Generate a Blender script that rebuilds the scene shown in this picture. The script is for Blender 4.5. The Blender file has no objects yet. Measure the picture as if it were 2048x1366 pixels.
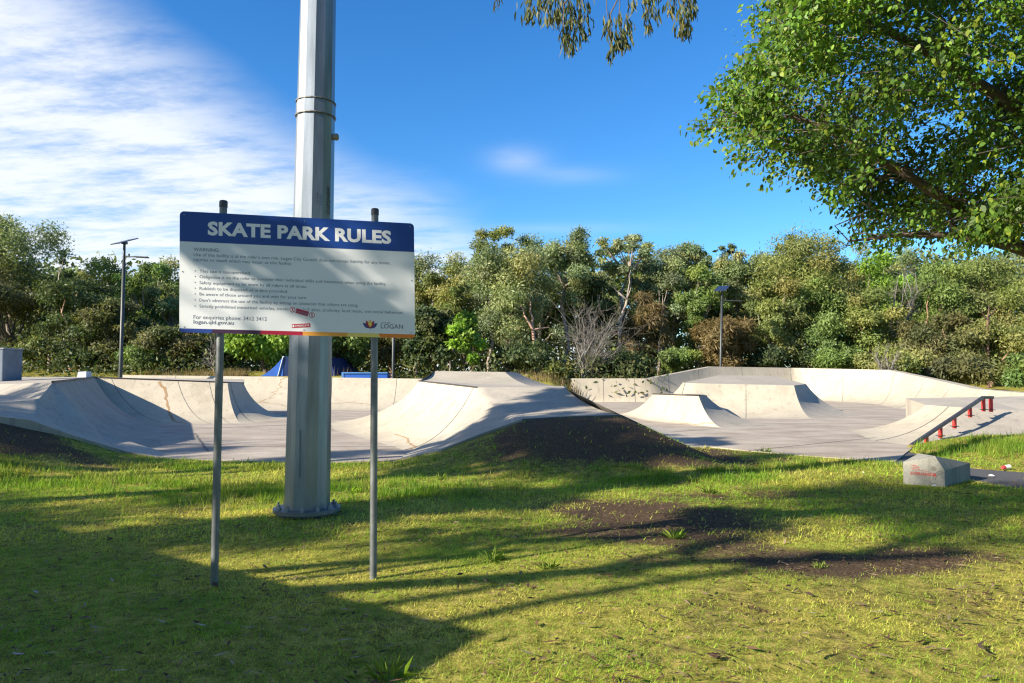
import bpy, math, random
import numpy as np
from mathutils import Vector, Matrix

R = math.radians
rng = np.random.default_rng(7)
random.seed(7)
scene = bpy.context.scene
col = scene.collection

# ------------------------------------------------------------------ camera model (world: camera at the origin, looking along +Y)
F = 1480.0
CAMH = 1.7
PITCH = math.atan(62 / 1480)
SP, CP = math.sin(PITCH), math.cos(PITCH)
AZ, EL = R(30), R(26)                                    # where the sun stands: behind the viewer's left shoulder
TOSUN = Vector((-math.cos(AZ) * math.cos(EL), -math.sin(AZ) * math.cos(EL), math.sin(EL)))


def W(u, v, Y):
    dx, dy = (u - 1024) / F, -(v - 683) / F
    d = (dx, CP - dy * SP, SP + dy * CP)
    t = Y / d[1]
    return Vector((d[0] * t, Y, CAMH + d[2] * t))


def G(u, v, z=0.0):
    dx, dy = (u - 1024) / F, -(v - 683) / F
    d = (dx, CP - dy * SP, SP + dy * CP)
    t = (z - CAMH) / d[2]
    return Vector((d[0] * t, d[1] * t, z))


def lerp(a, b, t):
    return a + (b - a) * t


def smooth(a, b, x):
    t = np.clip((np.asarray(x, float) - a) / (b - a), 0, 1)
    return t * t * (3 - 2 * t)


_grids = {}


def vnoise(x, y, scale, seed=0):
    g = _grids.get(seed)
    if g is None:
        g = _grids[seed] = np.random.default_rng(1000 + seed).random((256, 256))
    x = np.asarray(x, float) / scale
    y = np.asarray(y, float) / scale
    xi, yi = np.floor(x).astype(int), np.floor(y).astype(int)
    fx, fy = x - xi, y - yi
    fx, fy = fx * fx * (3 - 2 * fx), fy * fy * (3 - 2 * fy)
    a, b = g[xi % 256, yi % 256], g[(xi + 1) % 256, yi % 256]
    c, d = g[xi % 256, (yi + 1) % 256], g[(xi + 1) % 256, (yi + 1) % 256]
    return (a * (1 - fx) + b * fx) * (1 - fy) + (c * (1 - fx) + d * fx) * fy


def fbm(x, y, scale, seed=0):
    return (vnoise(x, y, scale, seed) + .5 * vnoise(x, y, scale / 2, seed + 1) + .25 * vnoise(x, y, scale / 4, seed + 2)) / 1.75


# ------------------------------------------------------------------ object helpers
def tag(o, label=None, cat=None, group=None, kind=None):
    if label: o['label'] = label
    if cat: o['category'] = cat
    if group: o['group'] = group
    if kind: o['kind'] = kind
    return o


def thing(name, loc, label, cat, group=None):
    o = bpy.data.objects.new(name, None)
    o.empty_display_size = .2
    o.location = loc
    col.objects.link(o)
    return tag(o, label, cat, group)


class M:
    """collects vertices and faces of one mesh (world coordinates)"""
    def __init__(s):
        s.v, s.f, s.sm = [], [], []

    def poly(s, pts, smooth=False):
        i = len(s.v)
        s.v += [tuple(p) for p in pts]
        s.f.append(tuple(range(i, i + len(pts))))
        s.sm.append(smooth)

    def grid(s, rows, smooth=True, closed=False):
        i = len(s.v)
        n = len(rows[0])
        for r in rows: s.v += [tuple(p) for p in r]
        for a in range(len(rows) - 1):
            for b in range(n if closed else n - 1):
                c = (b + 1) % n
                s.f.append((i + a * n + b, i + a * n + c, i + (a + 1) * n + c, i + (a + 1) * n + b))
                s.sm.append(smooth)

    def box(s, c, size, rot=None):
        c = Vector(c)
        h = Vector(size) / 2
        P = []
        for x in (-1, 1):
            for y in (-1, 1):
                for z in (-1, 1):
                    p = Vector((x * h.x, y * h.y, z * h.z))
                    if rot is not None: p = rot @ p
                    P.append(c + p)
        i = len(s.v)
        s.v += [tuple(p) for p in P]
        for f in ((0, 1, 3, 2), (4, 6, 7, 5), (0, 4, 5, 1), (2, 3, 7, 6), (0, 2, 6, 4), (1, 5, 7, 3)):
            s.f.append(tuple(i + k for k in f)); s.sm.append(False)

    def tube(s, pts, radii, n=8, smooth=True, caps=True, phase=0.0):
        pts = [Vector(p) for p in pts]
        rows = []
        up = Vector((0, 0, 1))
        for k, p in enumerate(pts):
            t = (pts[min(k + 1, len(pts) - 1)] - pts[max(k - 1, 0)]).normalized()
            a = t.cross(up)
            if a.length < .05: a = Vector((1, 0, 0)) - t * t.x
            a.normalize()
            b = t.cross(a)
            if abs(t.z) > .95:
                a = (Vector((1, 0, 0)) - t * t.x).normalized(); b = t.cross(a)
            r = radii[k] if hasattr(radii, '__len__') else radii
            rows.append([p + a * (r * math.cos(2 * math.pi * j / n + phase)) + b * (r * math.sin(2 * math.pi * j / n + phase)) for j in range(n)])
        s.grid(rows, smooth, True)
        if caps:
            s.poly(rows[0][::-1]); s.poly(rows[-1])

    def build(s, name, mat, parent=None, bevel=0):
        me = bpy.data.meshes.new(name)
        me.from_pydata(s.v, [], s.f)
        me.polygons.foreach_set('use_smooth', s.sm)
        me.validate()
        me.update()
        return link(name, me, mat, parent, bevel)


def link(name, me, mat, parent=None, bevel=0):
    o = bpy.data.objects.new(name, me)
    if mat: me.materials.append(mat)
    col.objects.link(o)
    if parent is not None:
        o.parent = parent
        bpy_loc = parent.matrix_basis
        if parent.parent is None:
            o.matrix_parent_inverse = bpy_loc.inverted()
        else:
            o.matrix_parent_inverse = (parent.parent.matrix_basis @ parent.matrix_parent_inverse @ parent.matrix_basis).inverted()
    if bevel:
        b = o.modifiers.new('bevel', 'BEVEL'); b.width = bevel; b.segments = 2; b.limit_method = 'ANGLE'
    return o


def np_mesh(name, verts, k, cols=None, smooth=False):
    """verts (N,k,3): N separate k-gons"""
    N = len(verts)
    me = bpy.data.meshes.new(name)
    me.vertices.add(N * k)
    me.vertices.foreach_set('co', verts.reshape(-1).astype(np.float32))
    me.loops.add(N * k)
    me.loops.foreach_set('vertex_index', np.arange(N * k, dtype=np.int32))
    me.polygons.add(N)
    me.polygons.foreach_set('loop_start', np.arange(0, N * k, k, dtype=np.int32))
    me.polygons.foreach_set('loop_total', np.full(N, k, dtype=np.int32))
    if cols is not None:
        a = me.color_attributes.new('Col', 'FLOAT_COLOR', 'POINT')
        c = np.ones((N, k, 4), np.float32)
        c[:, :, :3] = cols[:, None, :]
        a.data.foreach_set('color', c.reshape(-1))
    me.update(calc_edges=True)
    return me


# ------------------------------------------------------------------ materials
def mat(name):
    m = bpy.data.materials.new(name)
    m.use_nodes = True
    nt = m.node_tree
    b = nt.nodes['Principled BSDF']
    return m, nt, b


def N(nt, t, **kw):
    n = nt.nodes.new(t)
    for k, v in kw.items(): setattr(n, k, v)
    return n


def ramp(nt, fac, stops):
    r = N(nt, 'ShaderNodeValToRGB')
    e = r.color_ramp.elements
    e[0].position, e[0].color = stops[0][0], (*stops[0][1], 1)
    e[1].position, e[1].color = stops[-1][0], (*stops[-1][1], 1)
    for p, c in stops[1:-1]:
        x = e.new(p); x.color = (*c, 1)
    nt.links.new(fac, r.inputs['Fac'])
    return r.outputs['Color']


def noise(nt, scale, detail=4, rough=.55, vec=None, scl=None):
    n = N(nt, 'ShaderNodeTexNoise')
    n.inputs['Scale'].default_value = scale
    n.inputs['Detail'].default_value = detail
    n.inputs['Roughness'].default_value = rough
    if vec is None:
        vec = N(nt, 'ShaderNodeNewGeometry').outputs['Position']
    if scl:
        m = N(nt, 'ShaderNodeVectorMath', operation='MULTIPLY')
        nt.links.new(vec, m.inputs[0]); m.inputs[1].default_value = scl
        vec = m.outputs[0]
    nt.links.new(vec, n.inputs['Vector'])
    return n.outputs['Fac']


def mix(nt, fac, a, b, mode='MIX'):
    m = N(nt, 'ShaderNodeMix', data_type='RGBA', blend_type=mode)
    for s, v in ((0, fac), (6, a), (7, b)):
        if isinstance(v, (int, float)): m.inputs[s].default_value = v
        elif isinstance(v, tuple): m.inputs[s].default_value = (*v, 1)
        else: nt.links.new(v, m.inputs[s])
    return m.outputs[2]


def bump(nt, b, h, strength=.3, dist=.02):
    n = N(nt, 'ShaderNodeBump')
    n.inputs['Strength'].default_value = strength
    n.inputs['Distance'].default_value = dist
    nt.links.new(h, n.inputs['Height'])
    nt.links.new(n.outputs[0], b.inputs['Normal'])


def plain(name, c, rough=.6, metal=0, var=.12, scale=6, bmp=0):
    m, nt, b = mat(name)
    n = noise(nt, scale)
    lo, hi = tuple(x * (1 - var) for x in c), tuple(min(1, x * (1 + var)) for x in c)
    nt.links.new(ramp(nt, n, [(.3, lo), (.7, hi)]), b.inputs['Base Color'])
    b.inputs['Roughness'].default_value = rough
    b.inputs['Metallic'].default_value = metal
    if bmp: bump(nt, b, n, bmp)
    return m


def concrete(name, c, dirt=(.26, .23, .20), rough=.85, amount=.55):
    m, nt, b = mat(name)
    big = noise(nt, .55, 5, .6)
    streak = noise(nt, 1.6, 5, .65, scl=(1, 1, .25))
    fine = noise(nt, 38, 3, .6)
    base = ramp(nt, big, [(.3, tuple(x * .86 for x in c)), (.55, c), (.75, tuple(min(1, x * 1.08) for x in c))])
    d = ramp(nt, streak, [(.5, (0, 0, 0)), (.74, (amount,) * 3)])
    base = mix(nt, d, base, dirt)
    run = ramp(nt, noise(nt, 6, 4, .6, scl=(1, 1, .1)), [(.56, (0, 0, 0)), (.72, (.42, .42, .42))])
    base = mix(nt, run, base, tuple(x * .62 for x in dirt))
    pale = ramp(nt, noise(nt, 2.2, 5, .7), [(.58, (0, 0, 0)), (.7, (.35, .35, .35))])
    base = mix(nt, pale, base, tuple(min(1, x * 1.22) for x in c))
    spots = ramp(nt, noise(nt, 7, 2, .5), [(.70, (0, 0, 0)), (.74, (.5, .5, .5))])
    base = mix(nt, spots, base, tuple(x * .6 for x in c))
    base = mix(nt, .22, base, ramp(nt, fine, [(.3, (.2, .2, .2)), (.7, (.8, .8, .8))]), 'OVERLAY')
    nt.links.new(base, b.inputs['Base Color'])
    b.inputs['Roughness'].default_value = rough
    b.inputs['Specular IOR Level'].default_value = .2
    bump(nt, b, fine, .12, .01)
    return m


MAT = {}
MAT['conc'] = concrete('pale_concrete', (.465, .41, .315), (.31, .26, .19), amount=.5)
MAT['hwc'] = concrete('weathered_precast', (.33, .315, .27), (.15, .145, .12), amount=.7)
MAT['floor'] = None
m, nt, b = mat('worn_floor_concrete')
sw = noise(nt, 1.0, 6, .62, scl=(.7, 1.25, 1))
base = ramp(nt, sw, [(.32, (.27, .22, .175)), (.52, (.38, .325, .265)), (.72, (.48, .42, .345))])
f2 = noise(nt, 30, 3, .6)
base = mix(nt, .25, base, ramp(nt, f2, [(.3, (.2, .2, .2)), (.7, (.8, .8, .8))]), 'OVERLAY')
skid = ramp(nt, noise(nt, 2.4, 5, .6, scl=(.25, 2.6, 1)), [(.6, (0, 0, 0)), (.72, (.5, .5, .5))])
base = mix(nt, skid, base, (.19, .165, .14))
br = ramp(nt, noise(nt, .35, 4, .6), [(.52, (0, 0, 0)), (.7, (.45, .45, .45))])
base = mix(nt, br, base, (.33, .27, .22))
nt.links.new(base, b.inputs['Base Color']); b.inputs['Roughness'].default_value = .85; b.inputs['Specular IOR Level'].default_value = .2
bump(nt, b, f2, .1, .01)
MAT['floor'] = m
MAT['shadeconc'] = concrete('shade_side_concrete', (.37, .33, .27), (.2, .19, .17), amount=.5)  # pale concrete toned down: shade painted into faces turned from the sun
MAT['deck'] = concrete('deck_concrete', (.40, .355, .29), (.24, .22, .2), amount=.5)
MAT['crack'] = plain('rusty_crack', (.33, .21, .11), .9)
MAT['joint'] = plain('dark_joint', (.13, .12, .11), .9)
MAT['asphalt'] = plain('asphalt', (.075, .073, .075), .9, var=.3, scale=60, bmp=.3)
MAT['steel'] = plain('dark_steel', (.10, .085, .075), .45, .6, .3, 12)
MAT['red'] = plain('red_paint', (.62, .035, .03), .45, 0, .12, 14)
m, nt, b = mat('chipped_red_paint')
ch = ramp(nt, noise(nt, 26, 4, .7), [(.60, (.60, .035, .03)), (.66, (.20, .12, .09))])
nt.links.new(ch, b.inputs['Base Color']); b.inputs['Roughness'].default_value = .5
MAT['red'] = m
MAT['blue'] = plain('blue_paint', (.02, .10, .42), .45, 0, .15, 3)
MAT['palebox'] = plain('pale_blue_grey_paint', (.45, .50, .56), .5)
MAT['greybox'] = plain('blue_grey_panel', (.13, .16, .20), .5, 0, .2, 3)
MAT['lampdark'] = plain('charcoal_powder_coat', (.045, .05, .05), .45, .2, .2, 6)
MAT['white'] = plain('sign_white', (.78, .79, .80), .35, 0, .02, 2)
MAT['navy'] = plain('sign_navy', (.011, .055, .27), .35, 0, .05, 2)
MAT['ink'] = plain('sign_ink', (.14, .165, .23), .5, 0, .02)
MAT['titlewhite'] = plain('title_white', (.82, .82, .82), .4, 0, .02)
for n_, c_ in (('s_blue', (.015, .05, .26)), ('s_plum_shade', (.045, .012, .05)), ('s_crimson', (.38, .008, .04)), ('s_amber', (.85, .36, .05)), ('s_yellow', (.88, .66, .16)), ('s_orange', (.82, .22, .02)),
               ('l_red', (.36, .012, .03)), ('l_gold', (.88, .50, .06)), ('l_indigo', (.05, .05, .19)), ('sticker_red', (.50, .03, .06))):
    MAT[n_] = plain('print_' + n_[2:] if n_[1] == '_' else n_, c_, .45, 0, .04)

# galvanised steel: spangle and vertical weathering
m, nt, b = mat('galvanised_steel')
a_ = noise(nt, 3.0, 5, .6, scl=(3, 3, .35))
c_ = noise(nt, 55, 2, .5)
base = ramp(nt, a_, [(.3, (.19, .215, .24)), (.5, (.255, .285, .315)), (.72, (.34, .37, .40))])
base = mix(nt, .06, base, ramp(nt, c_, [(.3, (.25, .25, .25)), (.7, (.75, .75, .75))]), 'OVERLAY')
nt.links.new(base, b.inputs['Base Color'])
b.inputs['Metallic'].default_value = .72
b.inputs['Roughness'].default_value = .42
MAT['galv'] = m
MAT['post'] = plain('post_galvanised', (.17, .18, .18), .5, .5, .25, 9)


def leafmat(name, trans=.35, rough=.45, spec=.35, tint=(1, 1, 1)):
    m = bpy.data.materials.new(name)
    m.use_nodes = True
    nt = m.node_tree
    b = nt.nodes['Principled BSDF']
    out = nt.nodes['Material Output']
    a = N(nt, 'ShaderNodeAttribute', attribute_name='Col')
    c = mix(nt, 1.0, a.outputs['Color'], tint, 'MULTIPLY')
    nt.links.new(c, b.inputs['Base Color'])
    b.inputs['Roughness'].default_value = rough
    b.inputs['Specular IOR Level'].default_value = spec
    t = N(nt, 'ShaderNodeBsdfTranslucent')
    tc = mix(nt, 1.0, c, (1.25, 1.35, .55), 'MULTIPLY')
    nt.links.new(tc, t.inputs['Color'])
    s = N(nt, 'ShaderNodeMixShader')
    s.inputs[0].default_value = trans
    nt.links.new(b.outputs[0], s.inputs[1]); nt.links.new(t.outputs[0], s.inputs[2])
    nt.links.new(s.outputs[0], out.inputs['Surface'])
    return m


MAT['leaf'] = leafmat('foliage', .3, .5, .25)
MAT['gloss_leaf'] = leafmat('glossy_foliage', .34, .45, .25)
MAT['grass'] = leafmat('grass_blades', .42, .55, .2)
MAT['litter'] = leafmat('dry_litter', .1, .8, .1)
MAT['bark_pale'] = plain('pale_gum_bark', (.27, .22, .175), .8, 0, .4, 4, .3)
MAT['bark_pink'] = plain('pinkish_gum_bark', (.42, .25, .18), .8, 0, .4, 3, .3)
MAT['bark_red'] = plain('red_brown_bark', (.13, .07, .05), .8, 0, .4, 3, .3)
MAT['bark_dark'] = plain('dark_bark', (.11, .085, .065), .9, 0, .4, 6, .4)
MAT['bark_grey'] = plain('grey_dead_wood', (.20, .18, .155), .9, 0, .25, 6)
MAT['bark_brown'] = plain('brown_limb_bark', (.12, .09, .07), .85, 0, .4, 9, .4)

# ------------------------------------------------------------------ plan of the skate park
FZ = .02
a0, a1 = W(105, 765, 17), W(190, 755, 26.5)
park = [(-60, 13.6), (-12.0, 13.7), tuple(W(0, 833, 13.8))[:2], tuple(W(60, 840, 14))[:2], tuple(W(150, 872, 14.3))[:2], tuple(W(250, 902, 14.6))[:2], tuple(W(335, 917, 14.7))[:2],
        tuple(G(430, 923))[:2], tuple(G(560, 926))[:2], tuple(G(700, 925))[:2], tuple(W(800, 918, 14.2))[:2], tuple(W(880, 900, 14.4))[:2], tuple(W(960, 868, 14.7))[:2], tuple(W(1045, 838, 15))[:2],
        tuple(W(1240, 830, 15.3))[:2], (3.15, 15.85), (4.0, 16.4), (4.5, 16.9), tuple(G(1500, 903))[:2], tuple(G(1600, 912))[:2], tuple(G(1720, 921))[:2], tuple(G(1790, 925))[:2], tuple(G(1815, 905))[:2],
        (9.2, 17.0), (11.9, 17.25), (18, 17.5), (24, 17.7), (24, 27), (23.5, 33), (23.5, 44), (20, 49.5), (12.8, 47), (7.9, 43.6), (3.3, 43.3), (3.3, 40.2), (-60, 40.2)]
PK = np.array(park)


def sdf(x, y, P=PK):
    """signed distance to the polygon, positive inside"""
    x, y = np.asarray(x, float), np.asarray(y, float)
    d = np.full(x.shape, 1e9)
    inside = np.zeros(x.shape, bool)
    for i in range(len(P)):
        ax, ay = P[i]; bx, by = P[(i + 1) % len(P)]
        ex, ey = bx - ax, by - ay
        t = np.clip(((x - ax) * ex + (y - ay) * ey) / (ex * ex + ey * ey + 1e-12), 0, 1)
        d = np.minimum(d, np.hypot(x - ax - t * ex, y - ay - t * ey))
        c = ((ay > y) != (by > y)) & (x < ex * (y - ay) / (ey if abs(ey) > 1e-12 else 1e-12) + ax)
        inside ^= c
    return np.where(inside, d, -d)


PATH = np.array([tuple(G(1790, 926))[:2], tuple(G(1815, 903))[:2], tuple(G(1935, 936))[:2], tuple(G(2060, 946))[:2], (14, 10.6), (14, 8.6), tuple(G(2060, 978))[:2], tuple(G(1930, 960))[:2]])


def ground_raw(x, y):
    x, y = np.asarray(x, float), np.asarray(y, float)
    h1 = np.interp(x, [-14, -11.5, -10, -9.55, -8.45, -7.7, -6.9, -6.3], [.86, .86, .83, .78, .43, .13, .0, 0])
    f1 = smooth(10.2, 13.7, y)
    h2 = np.interp(x, [-2.3, -1.4, -.62, .2, 1.2, 2.25, 3.15, 4.0, 4.6], [0, .16, .45, .72, .78, .78, .40, .03, 0])
    f2 = smooth(11.4, 15.0, y)
    g = h1 * f1 + h2 * f2
    g = g + .035 * (vnoise(x, y, 1.7, 31) - .5) * smooth(16.5, 14, y) + .012 * (vnoise(x, y, .35, 32) - .5)
    g = g + .95 * smooth(38, 48, y)
    g = g + .25 * smooth(12, 17, y) * smooth(8.5, 11, x) * smooth(19, 17.5, y)
    return g


def ground_z(x, y):
    x, y = np.asarray(x, float), np.asarray(y, float)
    s = sdf(x, y)
    p = sdf(x, y, PATH)
    g = ground_raw(x, y)
    g = np.where(p > -.05, np.minimum(g, 0.0 - .03), g)
    return np.where(s > .16, -.12 + 0 * g, g)


def soil_mask(x, y):
    x, y = np.asarray(x, float), np.asarray(y, float)

    def blob(cx, cy, rx, ry, seed, amp=1.3):
        r = np.hypot((x - cx) / rx, (y - cy) / ry)
        return smooth(1.35, .55, r + amp * (fbm(x, y, .8, seed) - .5))
    m = np.maximum.reduce([
        blob(1.75, 8.75, 1.3, 1.7, 50), blob(2.75, 6.75, 1.7, .62, 53), blob(1.9, 7.4, .6, .5, 54) * .8, blob(3.6, 10.4, .7, .5, 55) * .7,
        blob(1.7, 14.2, 3.3, 2.0, 56, .9), blob(3.9, 15.6, .9, 1.0, 57), blob(-9.6, 13.2, 2.4, 1.15, 58), blob(-13, 13.3, 3, 1.3, 59)])
    pt = smooth(.50, .66, fbm(x, y, .42, 61)) * smooth(-1, 1.0, x) * smooth(7.5, 5.5, y) * .42
    return np.clip(np.maximum(m, pt), 0, 1)


# ------------------------------------------------------------------ ground sheet
def axis(parts):
    out = []
    for a, b_, n in parts: out += list(np.linspace(a, b_, n, endpoint=False))
    return np.array(out + [parts[-1][1]])


xs = axis([(-900, -150, 10), (-150, -40, 22), (-40, -14, 40), (-14, 14, 280), (14, 40, 40), (40, 150, 22), (150, 900, 10)])
ys = axis([(-300, -30, 12), (-30, 2, 20), (2, 18.5, 165), (18.5, 60, 80), (60, 150, 18), (150, 1200, 12)])
X, Y = np.meshgrid(xs, ys)
Z = ground_z(X, Y)
S = soil_mask(X, Y)
me = bpy.data.meshes.new('ground')
nx, ny = len(xs), len(ys)
V = np.stack([X, Y, Z], -1).reshape(-1, 3)
idx = np.arange(nx * ny).reshape(ny, nx)
fc = np.stack([idx[:-1, :-1], idx[:-1, 1:], idx[1:, 1:], idx[1:, :-1]], -1).reshape(-1, 4)
me.vertices.add(len(V)); me.vertices.foreach_set('co', V.reshape(-1).astype(np.float32))
me.loops.add(fc.size); me.loops.foreach_set('vertex_index', fc.reshape(-1).astype(np.int32))
me.polygons.add(len(fc)); me.polygons.foreach_set('loop_start', np.arange(0, fc.size, 4, dtype=np.int32)); me.polygons.foreach_set('loop_total', np.full(len(fc), 4, dtype=np.int32))
at_ = me.attributes.new('soil', 'FLOAT', 'POINT'); at_.data.foreach_set('value', S.reshape(-1).astype(np.float32))
me.update(calc_edges=True)
me.polygons.foreach_set('use_smooth', np.ones(len(fc), bool))
m, nt, b = mat('lawn_and_soil')
at_n = N(nt, 'ShaderNodeAttribute', attribute_name='soil')
g1 = noise(nt, 1.1, 5, .6); g2 = noise(nt, 45, 4, .7); g3 = noise(nt, 9, 4, .6)
lawn = ramp(nt, g3, [(.3, (.11, .105, .022)), (.5, (.27, .25, .05)), (.7, (.46, .36, .10))])
lawn = mix(nt, .5, lawn, ramp(nt, g2, [(.3, (.15, .15, .15)), (.7, (.85, .85, .85))]), 'OVERLAY')
soil = ramp(nt, g2, [(.3, (.032, .020, .012)), (.5, (.088, .058, .036)), (.7, (.21, .15, .10))])
ms = N(nt, 'ShaderNodeMath', operation='MULTIPLY_ADD'); nt.links.new(noise(nt, 6, 6, .7), ms.inputs[0]); ms.inputs[1].default_value = 1.3; ms.inputs[2].default_value = -.65
ma = N(nt, 'ShaderNodeMath', operation='ADD'); nt.links.new(at_n.outputs['Fac'], ma.inputs[0]); nt.links.new(ms.outputs[0], ma.inputs[1])
mrr = N(nt, 'ShaderNodeMapRange', interpolation_type='SMOOTHSTEP'); nt.links.new(ma.outputs[0], mrr.inputs[0]); mrr.inputs[1].default_value = .12; mrr.inputs[2].default_value = .95
nt.links.new(mix(nt, mrr.outputs[0], lawn, soil), b.inputs['Base Color'])
b.inputs['Roughness'].default_value = .95
b.inputs['Specular IOR Level'].default_value = .05
bump(nt, b, g2, .6, .03)
tag(link('ground', me, m), kind='structure')


# ------------------------------------------------------------------ grass, tufts and litter
def blades(P, length, width, lean, cols):
    n = len(P)
    th = rng.random(n) * 2 * math.pi
    d = np.stack([np.cos(th), np.sin(th), np.zeros(n)], 1)
    side = np.stack([-np.sin(th + rng.normal(0, .5, n)), np.cos(th), np.zeros(n)], 1) * (width / 2)[:, None]
    tip = P + d * (length * np.sin(lean))[:, None] + np.stack([0 * th, 0 * th, length * np.cos(lean)], 1)
    v = np.stack([P - side, P + side, tip], 1)
    return v, cols


def scatter(n, y0, y1, xw=.80):
    y = np.sqrt(rng.random(n) * (y1 * y1 - y0 * y0) + y0 * y0)
    x = (rng.random(n) * 2 - 1) * (y * xw + .3)
    return x, y


def lawn_cols(x, y, n):
    dry = np.clip(fbm(x, y, 1.3, 70) * 2.5 - 1.12 + .9 * (fbm(x, y, .33, 72) - .5) + .34 * smooth(-1, 2.0, x) * smooth(10, 5.5, y) + rng.normal(0, .17, n), 0, 1)
    green = np.array([.33, .49, .05]); dryc = np.array([.80, .68, .16]); deep = np.array([.19, .36, .04])
    c = green * (1 - dry[:, None]) + dryc * dry[:, None]
    k = np.clip(fbm(x, y, .5, 75) * 2.2 - .8, 0, 1)[:, None] * .75
    c = c * (1 - k) + deep * k
    br = rng.random(n) < .07
    c[br] = np.array([.24, .15, .08]) * (.6 + rng.random(br.sum())[:, None] * .8)
    return c * (.75 + .5 * rng.random(n)[:, None])


vs, cs = [], []
for n, y0, y1, ln, wd in ((470000, 3.5, 7.5, .031, .0048), (230000, 7.5, 12, .055, .010), (120000, 12, 18, .07, .016)):
    x, y = scatter(n, y0, y1)
    s = np.clip(soil_mask(x, y) * 1.0 + (fbm(x, y, .3, 66) - .5) * .8, 0, .97)
    thin = .12 + 1.0 * fbm(x, y, .32, 77) - .22 * smooth(-1, 1, x) * smooth(8, 6, y)
    keep = (sdf(x, y) < -.01) & (sdf(x, y, PATH) < -.04) & (rng.random(n) > s) & (rng.random(n) < thin + .15)
    x, y = x[keep], y[keep]; n = len(x)
    P = np.stack([x, y, ground_raw(x, y) - .004], 1)
    tall = 1 + 1.1 * np.clip(fbm(x, y, .7, 80) * 3 - 1.9, 0, 1)
    L = ln * (.5 + rng.random(n)) * tall
    v, c = blades(P, L, wd * (.6 + .8 * rng.random(n)), np.clip(rng.normal(1.18, .32, n), .1, 1.5), lawn_cols(x, y, n))
    vs.append(v); cs.append(c)
# long grass at the feet of the concrete and round the pole
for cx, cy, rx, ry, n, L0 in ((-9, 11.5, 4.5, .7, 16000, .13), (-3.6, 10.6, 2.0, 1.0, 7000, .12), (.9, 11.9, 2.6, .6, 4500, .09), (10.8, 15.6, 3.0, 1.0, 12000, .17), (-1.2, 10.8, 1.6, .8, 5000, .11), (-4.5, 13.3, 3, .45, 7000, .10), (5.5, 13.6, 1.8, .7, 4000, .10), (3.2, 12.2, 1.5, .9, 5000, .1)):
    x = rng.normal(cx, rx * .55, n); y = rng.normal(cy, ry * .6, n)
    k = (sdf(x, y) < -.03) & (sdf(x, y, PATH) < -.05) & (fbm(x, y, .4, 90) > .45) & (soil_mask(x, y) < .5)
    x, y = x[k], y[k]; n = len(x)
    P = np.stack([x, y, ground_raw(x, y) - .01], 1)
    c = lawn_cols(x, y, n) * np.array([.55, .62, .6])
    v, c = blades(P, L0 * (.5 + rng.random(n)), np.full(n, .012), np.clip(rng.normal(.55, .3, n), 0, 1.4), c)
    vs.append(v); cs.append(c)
me = np_mesh('grass', np.concatenate(vs), 3, np.concatenate(cs))
tag(link('grass', me, MAT['grass']), 'short patchy lawn of green and straw coloured blades', 'grass', kind='stuff')

tufts = [(1348, 1078, .2), (985, 1118, .17), (1100, 1135, .14), (1420, 985, .18), (1440, 950, .18), (775, 1358, .2), (1640, 1135, .1), (1385, 965, .16), (1530, 905, .2), (470, 985, .16), (520, 975, .18), (700, 985, .16), (880, 960, .16)]
for (u, v, L) in tufts:
    L *= .8
    p = G(u, v)
    n = 42
    r = np.abs(rng.normal(0, .055, n)) * (L / .2); th = rng.random(n) * 6.283
    x, y = p.x + r * np.cos(th), p.y + r * np.sin(th)
    Z0 = ground_raw(x, y) - .01
    # two-segment arching blades
    ln = L * (.3 + .8 * rng.random(n)); a = np.clip(rng.normal(.55, .35, n), .02, 1.3)
    ph = th + rng.normal(0, .6, n)
    d = np.stack([np.cos(ph), np.sin(ph), 0 * ph], 1); up = np.array([0, 0, 1.0])
    P0 = np.stack([x, y, Z0], 1)
    P1 = P0 + d * (ln * .55 * np.sin(a))[:, None] + up * (ln * .55 * np.cos(a))[:, None]
    P2 = P1 + d * (ln * .5 * np.sin(a + .5))[:, None] + up * (ln * .5 * np.cos(a + .5))[:, None]
    w = np.stack([-np.sin(ph), np.cos(ph), 0 * ph], 1) * .0018
    q = np.stack([P0 - w, P0 + w, P1 + w * .8, P2, P1 - w * .8], 1)
    c = (np.array([.30, .44, .08]) + rng.random((n, 1)) * np.array([.12, .10, .03])) * (.7 + .5 * rng.random((n, 1)))
    me = np_mesh('grass_tuft', q, 5, c)
    o = link('grass_tuft', me, MAT['grass'])
    tag(o, 'bright green grass tuft taller than the lawn round it', 'grass tuft', 'taller grass tufts in the lawn')


def litter_leaf(P, L, Wd, yaw, curl, color_):
    """one curled strip of bark or gum leaf, six vertices wide"""
    n = 7
    vv, ff = [], []
    for i in range(n):
        t = i / (n - 1)
        w = Wd * math.sin(math.pi * min(.97, max(.06, t))) ** .7
        s = (t - .5) * L
        bend = curl * (t - .5) ** 2 * L
        zz = .006 + .35 * abs(curl) * L * (t - .5) ** 2
        c, sn = math.cos(yaw), math.sin(yaw)
        px, py = s, bend
        for k, q in ((-1, .008), (1, 0.0)):
            X_, Y_ = px, py + k * w / 2
            vv.append((P[0] + X_ * c - Y_ * sn, P[1] + X_ * sn + Y_ * c, P[2] + zz + q))
    for i in range(n - 1): ff.append((2 * i, 2 * i + 1, 2 * i + 3, 2 * i + 2))
    return vv, ff


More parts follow.
